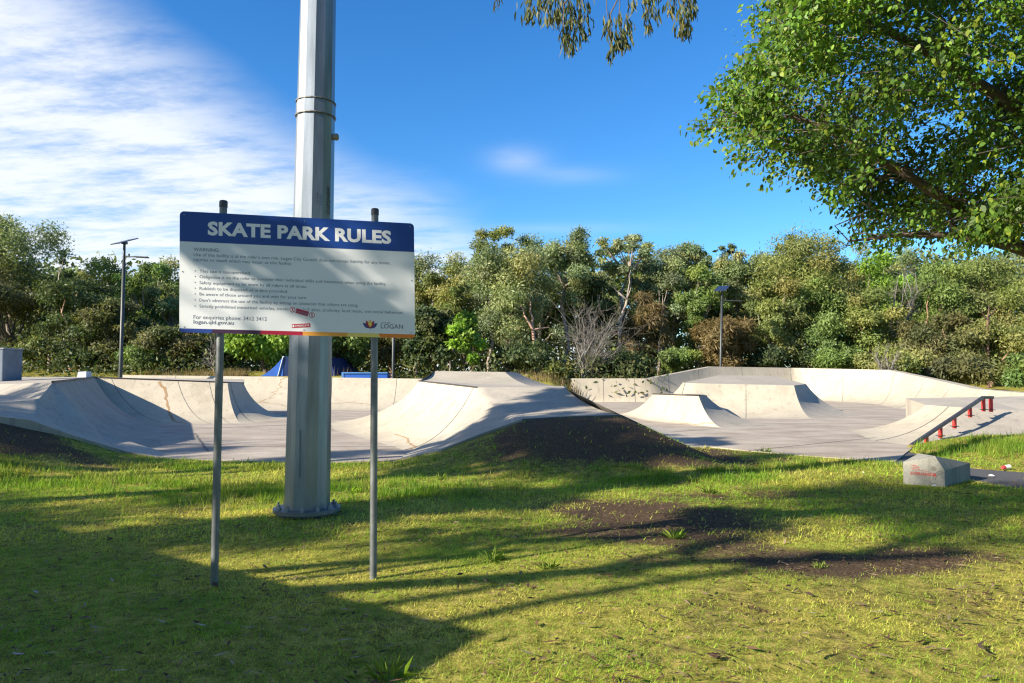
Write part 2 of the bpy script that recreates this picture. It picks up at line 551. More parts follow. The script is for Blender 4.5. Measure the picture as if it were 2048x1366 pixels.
# fine litter nobody could count
n = 34000
x, y = scatter(n, 3.6, 12)
k = (sdf(x, y) < -.05) & (fbm(x, y, .45, 95) + .15 * smooth(9, 4, y) + .12 * smooth(0, 3, x) > rng.random(n) * .6 + .30)
x, y = x[k], y[k]; n = len(x)
yaw = rng.random(n) * 6.283; L = np.clip(rng.gamma(2.0, .017, n) + .014, 0, .12); wd = L * (.10 + .2 * rng.random(n) ** 2) + .002
P = np.stack([x, y, ground_raw(x, y) + .020 + .022 * rng.random(n)], 1)
d = np.stack([np.cos(yaw), np.sin(yaw), rng.normal(0, .12, n)], 1) * (L / 2)[:, None]
s = np.stack([-np.sin(yaw), np.cos(yaw), rng.normal(0, .25, n)], 1) * (wd / 2)[:, None]
q = np.stack([P - d, P - s, P + d, P + s], 1)
pal = np.array([[.10, .055, .035], [.09, .05, .03], [.17, .10, .06], [.22, .15, .10], [.06, .04, .03], [.30, .22, .14], [.13, .07, .045]])
me = np_mesh('leaf_litter', q, 4, pal[rng.integers(0, len(pal), n)] * (.7 + .6 * rng.random((n, 1))))
tag(link('leaf_litter', me, MAT['litter']), 'fine dry twigs and leaf bits strewn over the lawn', 'leaf litter', kind='stuff')

lit = [(1930, 1256, .15, .04, 'd'), (1845, 1292, .16, .02, 'd'), (1205, 1218, .16, .02, 'p'), (1122, 1184, .11, .025, 'r'), (1440, 1318, .15, .03, 'r'), (1055, 1320, .09, .03, 'p'), (1165, 1262, .08, .035, 'p'), (1830, 1205, .2, .02, 'd'),
       (1120, 1212, .12, .02, 'd'), (1780, 1300, .2, .015, 'd'), (1960, 1305, .2, .02, 'd'), (1640, 1320, .14, .02, 'd'), (1530, 1330, .13, .02, 'r'), (1400, 1296, .12, .015, 'p'), (1310, 1240, .06, .03, 'p'), (1625, 1237, .05, .03, 'w'), (1760, 1237, .05, .035, 'w'),
       (72, 1193, .09, .025, 'g'), (98, 1320, .12, .03, 'g'), (37, 1322, .08, .035, 'g'), (525, 1203, .12, .02, 'g'), (545, 1250, .1, .03, 'g'), (405, 1265, .09, .03, 'g'), (500, 1270, .12, .03, 'g'), (690, 1295, .12, .03, 'g'), (440, 1322, .1, .03, 'g'), (620, 1245, .1, .02, 'g'), (325, 1258, .09, .025, 'g'), (225, 1170, .1, .02, 'g'), (60, 1265, .12, .02, 'g'),
       (355, 1200, .08, .025, 'g'), (710, 1330, .12, .025, 'g'), (240, 1355, .1, .03, 'g'), (470, 1060, .16, .02, 'g'), (330, 1085, .12, .02, 'g'), (650, 1040, .15, .02, 'p'), (880, 1075, .14, .02, 'p'), (825, 1060, .16, .03, 'd'), (1000, 1105, .1, .02, 'p'), (1300, 1190, .12, .018, 'd'), (1480, 1215, .12, .018, 'd'), (1500, 1190, .1, .018, 'p'), (1870, 1340, .18, .02, 'd'), (1990, 1230, .1, .02, 'p'), (1300, 1340, .13, .022, 'r'), (1180, 1345, .11, .02, 'd'), (975, 1290, .1, .02, 'p'), (1040, 1245, .09, .02, 'r')]
lm = {'d': plain('dark_bark_strip', (.07, .04, .028), .85, 0, .3, 30), 'r': plain('reddish_dry_leaf', (.25, .11, .055), .7, 0, .25, 30), 'p': plain('tan_dry_leaf', (.36, .25, .16), .7, 0, .25, 30), 'w': plain('cream_dry_leaf', (.55, .47, .38), .7, 0, .2, 30), 'g': plain('silvery_gum_leaf', (.28, .24, .22), .6, 0, .3, 30)}
ln_ = {'d': ('bark_strip', 'curled dark brown bark strip lying on the lawn', 'bark strip', 'dark bark strips on the lawn'), 'r': ('fallen_leaf', 'reddish brown fallen gum leaf on sunlit grass', 'fallen leaf', 'reddish leaves on the lawn'), 'p': ('fallen_leaf', 'tan dry fallen leaf on the grass', 'fallen leaf', 'tan leaves on the lawn'),
       'w': ('fallen_leaf', 'small cream round fallen leaf on sunlit grass', 'fallen leaf', 'cream leaves on the lawn'), 'g': ('fallen_leaf', 'silvery grey gum leaf lying in the shaded lawn', 'fallen leaf', 'silvery leaves in the shade')}
for (u, v, L, wd, kd) in lit:
    p = G(u, v)
    z = float(ground_raw(p.x, p.y)) + .032
    q = M()
    q.v, q.f = litter_leaf((p.x, p.y, z), L * 1.25, wd * 1.2, random.uniform(-.9, .9), random.uniform(-.8, .8), None)
    q.sm = [True] * len(q.f)
    nm, lb, ct, gp = ln_[kd]
    tag(q.build(nm, lm[kd]), lb, ct, gp)


# ------------------------------------------------------------------ skate park
def resample(pts, n):
    pts = [Vector(p) for p in pts]
    d = [0]
    for a, b_ in zip(pts, pts[1:]): d.append(d[-1] + (b_ - a).length)
    out = []
    for i in range(n):
        t = d[-1] * i / (n - 1)
        for k in range(len(pts) - 1):
            if t <= d[k + 1] + 1e-9: break
        out.append(lerp(pts[k], pts[k + 1], (t - d[k]) / max(1e-9, d[k + 1] - d[k])))
    return out


def arc(s, r):
    q = (r * r + 1) / 2
    return q - math.sqrt(max(0, q * q - (s * r) ** 2))


class Loft:
    """surface between a foot line and a lip line whose profile is a circular transition (r = run / height; big r is nearly straight)"""
    def __init__(s, foot, lip, r=2.0, per=6):
        foot, lip = [Vector(p) for p in foot], [Vector(p) for p in lip]
        s.foot, s.lip, s.r = [], [], r
        for k in range(len(foot) - 1):
            for j in range(per): s.foot.append(lerp(foot[k], foot[k + 1], j / per)); s.lip.append(lerp(lip[k], lip[k + 1], j / per))
        s.foot.append(foot[-1]); s.lip.append(lip[-1])

    def P(s, t, u):
        """t along, u up"""
        k = t * (len(s.foot) - 1)
        i = min(int(k), len(s.foot) - 2)
        a, b_ = lerp(s.foot[i], s.foot[i + 1], k - i), lerp(s.lip[i], s.lip[i + 1], k - i)
        p = lerp(a, b_, u)
        p.z = a.z + (b_.z - a.z) * arc(u, s.r)
        return p

    def nrm(s, t, u):
        e = .01
        a = s.P(min(1, t + e), u) - s.P(max(0, t - e), u)
        b_ = s.P(t, min(1, u + e)) - s.P(t, max(0, u - e))
        n = a.cross(b_).normalized()
        return n if n.z > 0 else -n

    def mesh(s, name, mt, parent, n=14, skirt=()):
        q = M()
        rows = []
        for j in range(n + 1):
            u = j / n
            row = []
            for a, b_ in zip(s.foot, s.lip):
                p = lerp(a, b_, u); p.z = a.z + (b_.z - a.z) * arc(u, s.r)
                row.append(p)
            rows.append(row)
        q.grid(rows, True)

        def drop(line):
            q.grid([[Vector(p) for p in line], [Vector((p.x, p.y, -.25)) for p in line]], False)
        if 'foot' in skirt: drop(rows[0])
        if 'lip' in skirt: drop(rows[-1])
        if 'start' in skirt: drop([r[0] for r in rows])
        if 'end' in skirt: drop([r[-1] for r in rows])
        return q.build(name, mt, parent)

    def line(s, name, pts, w, mt, parent, jitter=.0, n=24, off=.006):
        """a crack or joint: a narrow ribbon that follows the surface through (t,u) points"""
        path = resample([Vector((a, b_, 0)) for a, b_ in pts], n)
        P3 = []
        for i, q in enumerate(path):
            t = min(1, max(0, q.x + random.uniform(-jitter, jitter))); u = min(1, max(0, q.y + random.uniform(-jitter, jitter) * .6))
            P3.append((s.P(t, u) + s.nrm(t, u) * off, s.nrm(t, u)))
        rows = []
        for i, (p, nn) in enumerate(P3):
            d = P3[min(i + 1, n - 1)][0] - P3[max(i - 1, 0)][0]
            sd = d.cross(nn).normalized() * (w / 2) * (random.uniform(.6, 1.3) if jitter else 1)
            rows.append([p - sd, p + sd])
        q = M(); q.grid(rows, False)
        return q.build(name, mt, parent)


def flat(name, pts, mt, parent, skirt=True, depth=-.25):
    """a deck: a filled outline with its sides dropped to the ground"""
    q = M()
    pts = [Vector(p) for p in pts]
    c = sum(pts, Vector()) / len(pts)
    q.v = [tuple(c)] + [tuple(p) for p in pts]
    n = len(pts)
    q.f = [(0, 1 + i, 1 + (i + 1) % n) for i in range(n)]; q.sm = [False] * n
    if skirt:
        ring = pts + [pts[0]]
        q.grid([[p for p in ring], [Vector((p.x, p.y, depth)) for p in ring]], False)
    return q.build(name, mt, parent)


def ribbon(name, pts, w, mt, parent, jitter=0, z=.006, n=20):
    path = resample([Vector(p) for p in pts], n)
    rows = []
    for i, p in enumerate(path):
        d = path[min(i + 1, n - 1)] - path[max(i - 1, 0)]
        s = d.cross(Vector((0, 0, 1))).normalized() * w / 2
        o = Vector((random.uniform(-jitter, jitter), random.uniform(-jitter, jitter), z))
        rows.append([p - s + o, p + s + o])
    q = M(); q.grid(rows, False)
    return q.build(name, mt, parent)


# floor slab
q = M()
floor_pts = [(x_, y_, FZ) for x_, y_ in park[1:-1] if True]
floor_pts = [(-19, 13.7 + 2, FZ)] + [p for p in floor_pts if p[0] > -9.7] + [(-19, 40.2, FZ)]
# only the flat part in front and under the ramps
q.v = floor_pts + [(x_, y_, -.3) for x_, y_, _ in floor_pts]
n = len(floor_pts)
q.f = [tuple(range(n))] + [(i, (i + 1) % n, n + (i + 1) % n, n + i) for i in range(n)]
q.sm = [False] * len(q.f)
slab = q.build('pavement', MAT['floor'])
tag(slab, kind='structure')
for pts, w, j in (([G(330, 862), G(690, 846)], .05, .02), ([G(390, 868), G(415, 905)], .05, .02), ([G(510, 838), G(580, 830)], .06, .02), ([G(850, 905), G(1440, 858)], .03, 0), ([G(1480, 905), G(1800, 872)], .03, 0), ([G(340, 895), G(790, 895)], .035, 0), ([G(1330, 850), G(1700, 855)], .03, .01)):
    o = ribbon('floor_joint', [p + Vector((0, 0, FZ)) for p in pts], w, MAT['joint'], slab, j)

# path
q = M()
q.poly([(x_, y_, .0) for x_, y_ in PATH])
q.grid([[Vector((x_, y_, 0)) for x_, y_ in list(PATH) + [PATH[0]]], [Vector((x_, y_, -.2)) for x_, y_ in list(PATH) + [PATH[0]]]], False)
tag(q.build('path', MAT['asphalt']), kind='structure')

# A: the shaded ramp at the near left corner
tA = thing('quarter_pipe', (-11, 20, 0), 'curved concrete quarter pipe in shade with its deck beside the dirt mound', 'skate ramp')
LA = Loft([(-7.5, 15.9, FZ), (-11.5, 24.3, FZ)], [a0, a1], 1.9)
LA.mesh('transition', MAT['shadeconc'], tA)
e_list = [W(335, 917, 14.7), W(250, 902, 14.6), W(150, 872, 14.3), W(60, 840, 14), W(0, 833, 13.8), Vector((-12.2, 13.6, .88)), Vector((-26, 13.6, .9))]
t_list = [LA.P(0, 0), LA.P(0, .55), LA.P(0, 1), W(78, 798, 15.6), W(0, 806, 14.9), Vector((-12.2, 14.9, 1.12)), Vector((-26, 14.9, 1.12))]
LS = Loft(e_list, t_list, 5)
LS.mesh('side_bank', MAT['deck'], tA, 8, ('foot', 'end'))
flat('deck', [a0, a1, (-19, 31, 1.52), (-26, 31, 1.5), (-26, 14.9, 1.12), (-12.2, 14.9, 1.12), W(0, 806, 14.9), W(78, 798, 15.6)], MAT['deck'], tA)
LA.line('panel_joint', [(.28, 1), (.28, 0)], .03, MAT['joint'], tA)
LA.line('panel_joint', [(.012, 1), (.012, 0)], .04, MAT['joint'], tA)
q = M(); q.tube([a0 + Vector((0, 0, .01)), a1 + Vector((0, 0, .01))], .03, 8); q.build('coping', MAT['steel'], tA)

# B: ramp facing the viewer, with the long rusty crack
tB = thing('quarter_pipe', (-11, 27, 0), 'sunlit cream quarter pipe with one long rusty crack left of the sign post', 'skate ramp')
b1 = W(455, 765, 27)
LB = Loft([(-11.5, 24.3, FZ), (-8.9, 24.5, FZ)], [a1, b1], 1.75, 8)
LB.mesh('transition', MAT['conc'], tB)
b2 = W(487, 766, 28.6)
LB2 = Loft([(-8.9, 24.5, FZ), (-8.25, 26.3, FZ), G(582, 833, FZ)], [b1, W(473, 765.5, 27.7), b2], 1.5, 5)
LB2.mesh('hip_transition', MAT['conc'], tB, 14, ('end',))
flat('deck', [a1, b1, W(473, 765.5, 27.7), b2, (-11.2, 31, 1.42), (-19, 31, 1.52)], MAT['deck'], tB)
LB.line('crack', [(.47, .98), (.50, .9), (.47, .78), (.44, .65), (.37, .4), (.30, .2), (.34, .05)], .085, MAT['crack'], tB, .012, 30)
LB2.line('panel_joint', [(.16, 1), (.16, 0)], .03, MAT['joint'], tB)
q = M(); q.tube([a1, b1, b2], .028, 8); q.build('coping', MAT['steel'], tB)

for t_ in (.12, .62, .86): LB.line('panel_joint', [(t_, 1), (t_, 0)], .018, MAT['joint'], tB)
# C: far ramp across the back left
tC = thing('quarter_pipe', (-10, 36, 0), 'long low quarter pipe at the back below the blue ramp', 'skate ramp')
LC = Loft([(-19, 33, FZ), (-11.2, 33.2, FZ), (-3.6, 33.2, FZ)], [W(240, 750, 36), W(520, 753, 36), W(880, 758, 36)], 1.7, 8)
LC.mesh('transition', MAT['conc'], tC)
flat('deck', [W(240, 750, 36), W(520, 753, 36), W(880, 758, 36), (-3.4, 40, 1.35), (-19, 40, 1.5)], MAT['deck'], tC)
LC.line('crack', [(.57, 1), (.52, .6), (.50, .5), (.55, .42), (.60, .25)], .05, MAT['crack'], tC, .01)
LC.line('crack', [(.50, .5), (.455, .45), (.44, .4)], .045, MAT['crack'], tC, .008)
LC.line('crack', [(.66, .42), (.76, .5), (.82, .42)], .035, MAT['crack'], tC, .008)

for t_ in (.2, .36, .7, .88): LC.line('panel_joint', [(t_, 1), (t_, 0)], .02, MAT['joint'], tC)
# D: central hip with the raised bank behind
tD = thing('hip_ramp', (0, 20, 0), 'large central hip ramp rising out of a black soil mound', 'skate ramp')
d_far, d_near, e_tl, e_tr = W(838, 762, 23), W(955, 775, 18.5), W(870, 742, 26), W(1010, 744, 26)
LD = Loft([(-6.2, 25.3, FZ), G(668, 859, FZ), lerp(G(668, 859, FZ), G(820, 903, FZ), .5), G(820, 903, FZ)], [e_tl, d_far, lerp(d_far, d_near, .5), d_near], 2.6)
LD.mesh('left_bank', MAT['conc'], tD, 14, ('start',))
hb = [W(800, 918, 14.2), W(880, 900, 14.4), W(960, 868, 14.7), W(1045, 838, 15)]
ht = [LD.P(1, 0), LD.P(1, .5), LD.P(1, .85), d_near]
fb = [W(1045, 838, 15), W(1140, 833, 15.15), W(1243, 830, 15.3)]
ft = [d_near, W(1040, 774.5, 18.5), W(1130, 776, 18.5)]
LH = Loft(hb + fb[1:], ht + ft[1:], 6)
LH.mesh('front_bank', MAT['deck'], tD, 14, ('foot',))
LR = Loft([(3.98, 16.4, FZ), (4.6, 18.5, FZ), (4.6, 23, FZ)], [fb[-1], ft[-1], (1.6, 23, 1.3)], 4)
LR.mesh('right_bank', MAT['deck'], tD, 10, ('start',))
eb_r = W(1078, 774, 21.8)
flat('deck', [d_far, lerp(d_far, d_near, .5), d_near, ft[1], ft[2], (1.6, 23, 1.28), eb_r], MAT['deck'], tD, False)
LE = Loft([d_far, eb_r], [e_tl, e_tr], 5)
LE.mesh('upper_bank', MAT['conc'], tD, 8)
LE2 = Loft([eb_r, (2.4, 30.5, 1.1)], [e_tr, W(1034, 745, 29)], 5)
LE2.mesh('upper_side_bank', MAT['shadeconc'], tD, 8)
flat('upper_deck', [e_tl, e_tr, W(1034, 745, 29), (-2.9, 29, 1.75)], MAT['deck'], tD)
LD.line('crack', [(.72, .28), (.84, .27), (.90, .18), (.96, .14), (.97, .05)], .05, MAT['crack'], tD, .012)
LD.line('panel_joint', [(.965, 1), (.965, 0)], .03, MAT['joint'], tD)
q = M(); q.tube([d_far, d_near], .025, 8); q.build('coping', MAT['steel'], tD)
q = M()
rim = [fb[0], fb[1], fb[2], Vector((3.98, 16.4, FZ))]
q.grid([[p + Vector((0, -.012, .006)) for p in rim], [p + Vector((0, -.012, -.09)) for p in rim]], False)
q.build('edge_strip', MAT['joint'], tD)

# F: the tall bowl wall wrapped round the back right
tF = thing('bowl_wall', (14, 44, 0), 'tall pale concrete bowl wall wrapped round the right end of the park', 'skate ramp')
lipF = [Vector((3.45, 42.7, 1.36)), Vector((8.0, 42.9, 1.36)), W(1425, 733, 45.5), W(1600, 736, 48), W(1775, 740, 43), W(1870, 760, 38), W(1950, 778, 33), W(2060, 787, 27), Vector((18.0, 20, .95))]
footF = [(3.45, 42.45, FZ), (8.0, 42.6, FZ), (12.4, 44.0, FZ), (18.4, 45.6, FZ), (19.3, 39.5, FZ), (17.9, 34.0, FZ), (16.7, 30.2, FZ), (14.9, 25, FZ), (14.6, 20, FZ)]
LF = Loft(footF, lipF, 1.35, 8)
LF.mesh('wall_face', MAT['conc'], tF, 14, ('start',))
for t_ in (.05, .10, .16, .22, .29, .36, .44, .52, .60, .68, .76, .84): LF.line('panel_joint', [(t_, 1), (t_, 0)], .022, MAT['joint'], tF)
cen = Vector((11, 36, 0))
q = M()
outs = []
for i, p in enumerate(LF.lip):
    a, b_ = LF.lip[max(i - 1, 0)], LF.lip[min(i + 1, len(LF.lip) - 1)]
    d = (b_ - a); nn = Vector((d.y, -d.x, 0)).normalized()
    if nn.dot(p - cen) < 0: nn = -nn
    outs.append(p + nn * .45)
q.grid([LF.lip, outs], False)
q.grid([outs, [Vector((p.x, p.y, -.2)) for p in outs]], False)
q.build('wall_top', MAT['deck'], tF)

# G: raised box in front of the bowl wall
tG = thing('hip_ramp', (9, 31, 0), 'raised cream funbox with sloped top in front of the bowl wall', 'skate ramp')
g1, g2_ = W(1370, 766, 29.5), W(1588, 771, 29.3)
g3_ = W(1612, 768, 31.5)
LG = Loft([(4.4, 30.0, FZ), (5.6, 27.6, FZ), (10.9, 26.9, FZ)], [W(1366, 765, 31), g1, g2_], 1.9, 8)
LG.mesh('front_transition', MAT['conc'], tG, 12)
LG2 = Loft([(10.9, 26.9, FZ), G(1728, 831, FZ)], [g2_, g3_], 2.0, 8)
LG2.mesh('side_transition', MAT['shadeconc'], tG, 12, ('end',))
flat('top_bank', [W(1366, 765, 31), g1, g2_, g3_, W(1548, 752, 37), W(1440, 750, 37)], MAT['deck'], tG)

# H: small pyramid hip
tH = thing('hip_ramp', (6, 25, 0), 'small cream hip ramp with thin grey edge in front of the funbox', 'skate ramp')
h1_, h2_ = W(1308, 788, 27.5), W(1397, 791, 24)
h3_ = W(1413, 792, 25)
LHm = Loft([(4.2, 30.2, FZ), G(1300, 842, FZ), G(1447, 856, FZ)], [W(1306, 788, 29), h1_, h2_], 2.3, 8)
LHm.mesh('front_transition', MAT['conc'], tH, 12)
LH2 = Loft([G(1447, 856, FZ), G(1552, 850, FZ)], [h2_, h3_], 2.3, 8)
LH2.mesh('side_transition', MAT['shadeconc'], tH, 12)
flat('top', [W(1306, 788, 29), h1_, h2_, h3_, (7.2, 27.8, .9), (6.3, 29.5, .86)], MAT['deck'], tH)
for t_ in (.5, .78): LG.line('panel_joint', [(t_, 1), (t_, 0)], .018, MAT['joint'], tG)
LHm.line('crack', [(.72, .12), (.85, .16), (.93, .33), (.99, .36)], .04, MAT['crack'], tH, .008)
q = M(); q.tube([W(1306, 788, 29), h1_, h2_, h3_], .025, 8); q.build('coping', MAT['steel'], tH)

# I: bank with the rail
tI = thing('bank_ramp', (12, 19, 0), 'low concrete bank under the red rail on the right side', 'skate ramp')
i_far, i_c = W(1852, 810, 21.8), W(1925, 815, 20.2)
LI = Loft([(9.9, 21.8, FZ), (8.95, 18.5, FZ), (9.15, 17.15, FZ)], [i_far, lerp(i_far, i_c, .6), i_c], 2.4, 8)
LI.mesh('left_bank', MAT['conc'], tI, 12, ('start',))
LI2 = Loft([(9.15, 17.15, FZ), (11.9, 17.3, .12), (17.5, 17.5, .2)], [i_c, W(2048, 821, 20.2), (18, 20, .95)], 3.6, 8)
LI2.mesh('front_bank', MAT['deck'], tI, 12, ('foot',))
flat('deck', [i_far, lerp(i_far, i_c, .6), i_c, W(2048, 821, 20.2), (18, 20, .95), (17.6, 24, .95), (13, 24.5, .85)], MAT['deck'], tI)
LI.line('panel_joint', [(.55, 1), (.55, 0)], .03, MAT['joint'], tI)

# rail
tR = thing('grind_rail', (10.5, 18.2, 0), 'square steel grind rail on red posts climbing the right bank', 'grind rail')
r0, r1, r2 = W(1823, 891, 17.0), W(1966, 795, 19.4), W(1984, 795, 19.6)
q = M()
for a, b_ in ((r0, r1), (r1, r2)):
    d = (b_ - a).normalized()
    rot = Matrix((d, Vector((0, 0, 1)).cross(d).normalized(), d.cross(Vector((0, 0, 1)).cross(d).normalized()))).transposed()
    q.box((a + b_) / 2, ((b_ - a).length + .06, .075, .075), rot)
q.build('rail', MAT['steel'], tR, .006)
for (u, v0, v1) in ((1853, 874, 890), (1881, 856, 872), (1909, 836, 853), (1940, 815, 831), (1967, 799, 819), (1982, 799, 820)):
    t = min(1, (u - 1823) / (1966 - 1823))
    Yd = 17.0 + 2.4 * t + (.2 if u > 1975 else 0)
    a, b_ = W(u, v1 + 3, Yd), W(u, v0 - 4, Yd)
    b_.z = min(b_.z, lerp(r0, r1, t).z - .02) if u < 1960 else r1.z - .04
    q = M(); q.box((a.x, a.y, (a.z + b_.z) / 2), (.075, .075, b_.z - a.z + .02))
    po_ = q.build('post', MAT['red'], tR, .006)
    q = M(); q.box((a.x, a.y, a.z + .045), (.15, .15, .016)); q.build('foot_plate', MAT['steel'], po_)

# ------------------------------------------------------------------ blue ramps, cabinet and block at the back
tb = thing('metal_ramp', (-15, 45, 1.2), 'blue painted metal ramp with curved side behind the light mast', 'skate ramp')
y0 = 44.0
pr = []
for i in range(11):
    s_ = i / 10
    pr.append((W(lerp(488, 566, s_), 760, y0).x, 1.25 + 1.4 * arc(s_, 3.0)))
q = M()
ring = [Vector((x_, y0, z_)) for x_, z_ in pr]
xr = pr[-1][0]
side = ring + [Vector((xr + 1.3, y0 + .6, 2.63)), Vector((xr + 3.4, y0 + .6, 1.0)), Vector((pr[0][0], y0, 1.0))]
back = [p + Vector((.8, 3.5, 0)) for p in ring]
q.grid([ring, back], True)
q.poly(ring + [Vector((xr, y0, 1.0)), Vector((pr[0][0], y0, 1.0))])
q.build('riding_surface', MAT['blue'], tb)
q = M(); q.poly([Vector((xr - .42, y0 - .003, 1.0)), Vector((xr, y0 - .003, 2.6)), Vector((xr + 2.6, y0 + .3, 2.6)), Vector((xr + 3.3, y0 + .3, 1.0))])
q.poly([Vector((xr + .8, y0 + 3.5, 1.0)), Vector((xr + .8, y0 + 3.5, 2.6)), Vector((xr + 3.4, y0 + 3.5, 2.6)), Vector((xr + 4.1, y0 + 3.5, 1.0))])
q.poly([Vector((xr, y0 - .003, 2.6)), Vector((xr + 2.6, y0 + .3, 2.6)), Vector((xr + 3.4, y0 + 3.5, 2.6)), Vector((xr + .8, y0 + 3.5, 2.6))])
q.poly([Vector((xr + 2.6, y0 + .3, 2.6)), Vector((xr + 3.3, y0 + .3, 1.0)), Vector((xr + 4.1, y0 + 3.5, 1.0)), Vector((xr + 3.4, y0 + 3.5, 2.6))])
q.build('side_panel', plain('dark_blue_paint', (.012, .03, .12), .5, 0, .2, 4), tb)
q = M(); q.tube([Vector((xr - .36, y0 - .04, 1.2)), Vector((xr, y0 - .04, 2.63))], .035, 6); q.tube([Vector((xr, y0 - .04, 2.63)), Vector((xr + .8, y0 + 3.5, 2.63))], .05, 6)
q.build('edge_rail', MAT['palebox'], tb)
tb2 = thing('manual_pad', (-9.4, 43, 1.2), 'low blue box behind the far lip, right of the light mast', 'skate box')
p0, p1 = W(686, 757, 43), W(775, 759, 43)
q = M(); q.box(((p0.x + p1.x) / 2, 43.6, 1.38), (p1.x - p0.x, 1.2, .56)); q.build('body', MAT['blue'], tb2, .02)
q = M(); q.box((p0.x - .02, 43.6, 1.40), (.12, 1.26, .64)); q.box(((p0.x + p1.x) / 2, 42.97, 1.68), (p1.x - p0.x, .08, .07)); q.build('edge_trim', plain('light_blue_trim', (.08, .22, .5), .5), tb2)
tk = thing('utility_cabinet', (-17.5, 25, 1.45), 'tall blue grey cabinet on the deck at the left edge', 'cabinet')
pk0, pk1 = W(-70, 762, 25), W(5, 762, 25)
q = M(); q.box(((pk0.x + pk1.x) / 2, 25.5, 1.94), (pk1.x - pk0.x, 1.0, 1.1)); q.build('body', MAT['greybox'], tk, .03)
q = M(); q.box(((pk0.x + pk1.x) / 2, 25.5, 2.51), (pk1.x - pk0.x + .05, 1.05, .05)); q.build('lid', plain('lid_grey', (.2, .23, .26), .5), tk, .01)
q = M(); q.box(((pk0.x + pk1.x) / 2 + .2, 24.985, 1.94), (.02, .02, 1.0)); q.box(((pk0.x + pk1.x) / 2 + .3, 24.97, 1.95), (.03, .05, .16)); q.build('door_seam', MAT['lampdark'], tk)
tp_ = thing('ledge_block', (-17.3, 30.2, 1.5), 'small pale blue block on the deck behind the shaded ramp', 'block')
pb = W(169, 752, 30.3)
q = M()
w_ = .19
q.grid([[pb + Vector((-w_, -.2, -.05)), pb + Vector((w_, -.2, -.05)), pb + Vector((w_, .2, -.05)), pb + Vector((-w_, .2, -.05))], [pb + Vector((-w_ * .9, -.18, .17)), pb + Vector((w_ * .95, -.18, .19)), pb + Vector((w_ * .95, .18, .19)), pb + Vector((-w_ * .9, .18, .17))]], False, True)
q.poly([pb + Vector((-w_ * .9, -.18, .17)), pb + Vector((w_ * .95, -.18, .19)), pb + Vector((w_ * .95, .18, .19)), pb + Vector((-w_ * .9, .18, .17))])
q.build('body', MAT['palebox'], tp_, .02)

# ------------------------------------------------------------------ light mast
base = G(614, 1021, .05); base = Vector((base.x, base.y, 0))
top0 = W(636.5, 0, base.y)
axis_d = (top0 - Vector((base.x, base.y, .05)))
mast = thing('light_mast', base, 'tall galvanised many-sided steel mast rising behind the sign', 'light mast')
ztop = 17.0


def mast_p(z): return Vector((base.x, base.y, 0)) + axis_d * ((z - .05) / axis_d.z) + Vector((0, 0, .05))


def mast_r(z): return .268 - .0082 * (z)


PH = R(20) / 1 + R(-90) - R(0)
jz = W(630, 235, base.y).z
jz2 = W(632, 207, base.y).z
q = M(); q.tube([mast_p(.05), mast_p(jz)], [mast_r(0), mast_r(jz)], 12, False, True, R(10)); q.build('lower_shaft', MAT['galv'], mast)
q = M(); q.tube([mast_p(jz2), mast_p(ztop)], [mast_r(jz2) - .004, mast_r(ztop)], 12, False, True, R(10)); q.build('upper_shaft', MAT['galv'], mast)
q = M(); q.tube([mast_p(jz - .012), mast_p(jz + .012), mast_p(jz2 - .012), mast_p(jz2 + .012)], [mast_r(jz) + .010, mast_r(jz) + .008, mast_r(jz2) + .008, mast_r(jz2) + .003], 12, False, True, R(10)); q.build('slip_joint', MAT['galv'], mast)
q = M()
for zz in (jz, jz2): q.tube([mast_p(zz - .006), mast_p(zz + .006)], [mast_r(zz) + .016, mast_r(zz) + .016], 24, False, True)
q.build('strap', plain('dull_strap', (.2, .19, .18), .6, .4), mast)
q = M(); c_ = mast_p(.07)
q.tube([c_ + Vector((0, 0, -.022)), c_ + Vector((0, 0, .022))], [.395, .395], 40, False); q.build('flange', MAT['post'], mast, .004)
q = M(); q.tube([c_ + Vector((0, 0, -.12)), c_ + Vector((0, 0, -.024))], [.36, .35], 32, False); q.build('grout_pad', MAT['joint'], mast)
for i in range(12):
    a = i * math.tau / 12 + .1
    p = c_ + Vector((math.cos(a) * .335, math.sin(a) * .335, .022))
    q = M(); q.tube([p, p + Vector((0, 0, .028))], [.026, .026], 6, False); q.tube([p + Vector((0, 0, .028)), p + Vector((0, 0, .062))], [.013, .013], 8); q.build('bolt', MAT['galv'], mast)
q = M()
sp_ = W(671, 274, base.y - .02)
q.tube([sp_ + Vector((-.05, 0, 0)), sp_ + Vector((.01, 0, 0)), sp_ + Vector((.03, 0, .0)), sp_ + Vector((.04, 0, 0))], [.03, .045, .04, .02], 12); q.build('cable_cap', plain('cap_grey', (.30, .27, .23), .6), mast)
q = M()
for dx_ in (-.02,):
    a_, b_ = mast_p(.35), mast_p(1.0)
    q.box(mast_p(.75) + Vector((-.03, -mast_r(.75) - .001, 0)), (.006, .008, .55))
q.build('weld_seam', plain('weld_grey', (.22, .23, .24), .6, .3), mast)
q = M()
for i in range(4):
    a = i * math.tau / 4
    q.box(mast_p(ztop - .3) + Vector((math.cos(a) * .6, math.sin(a) * .6, 0)), (.5, .4, .45))
q.box(mast_p(ztop - .3), (1.6, 1.6, .08)); q.build('floodlight_head', MAT['lampdark'], mast, .02)
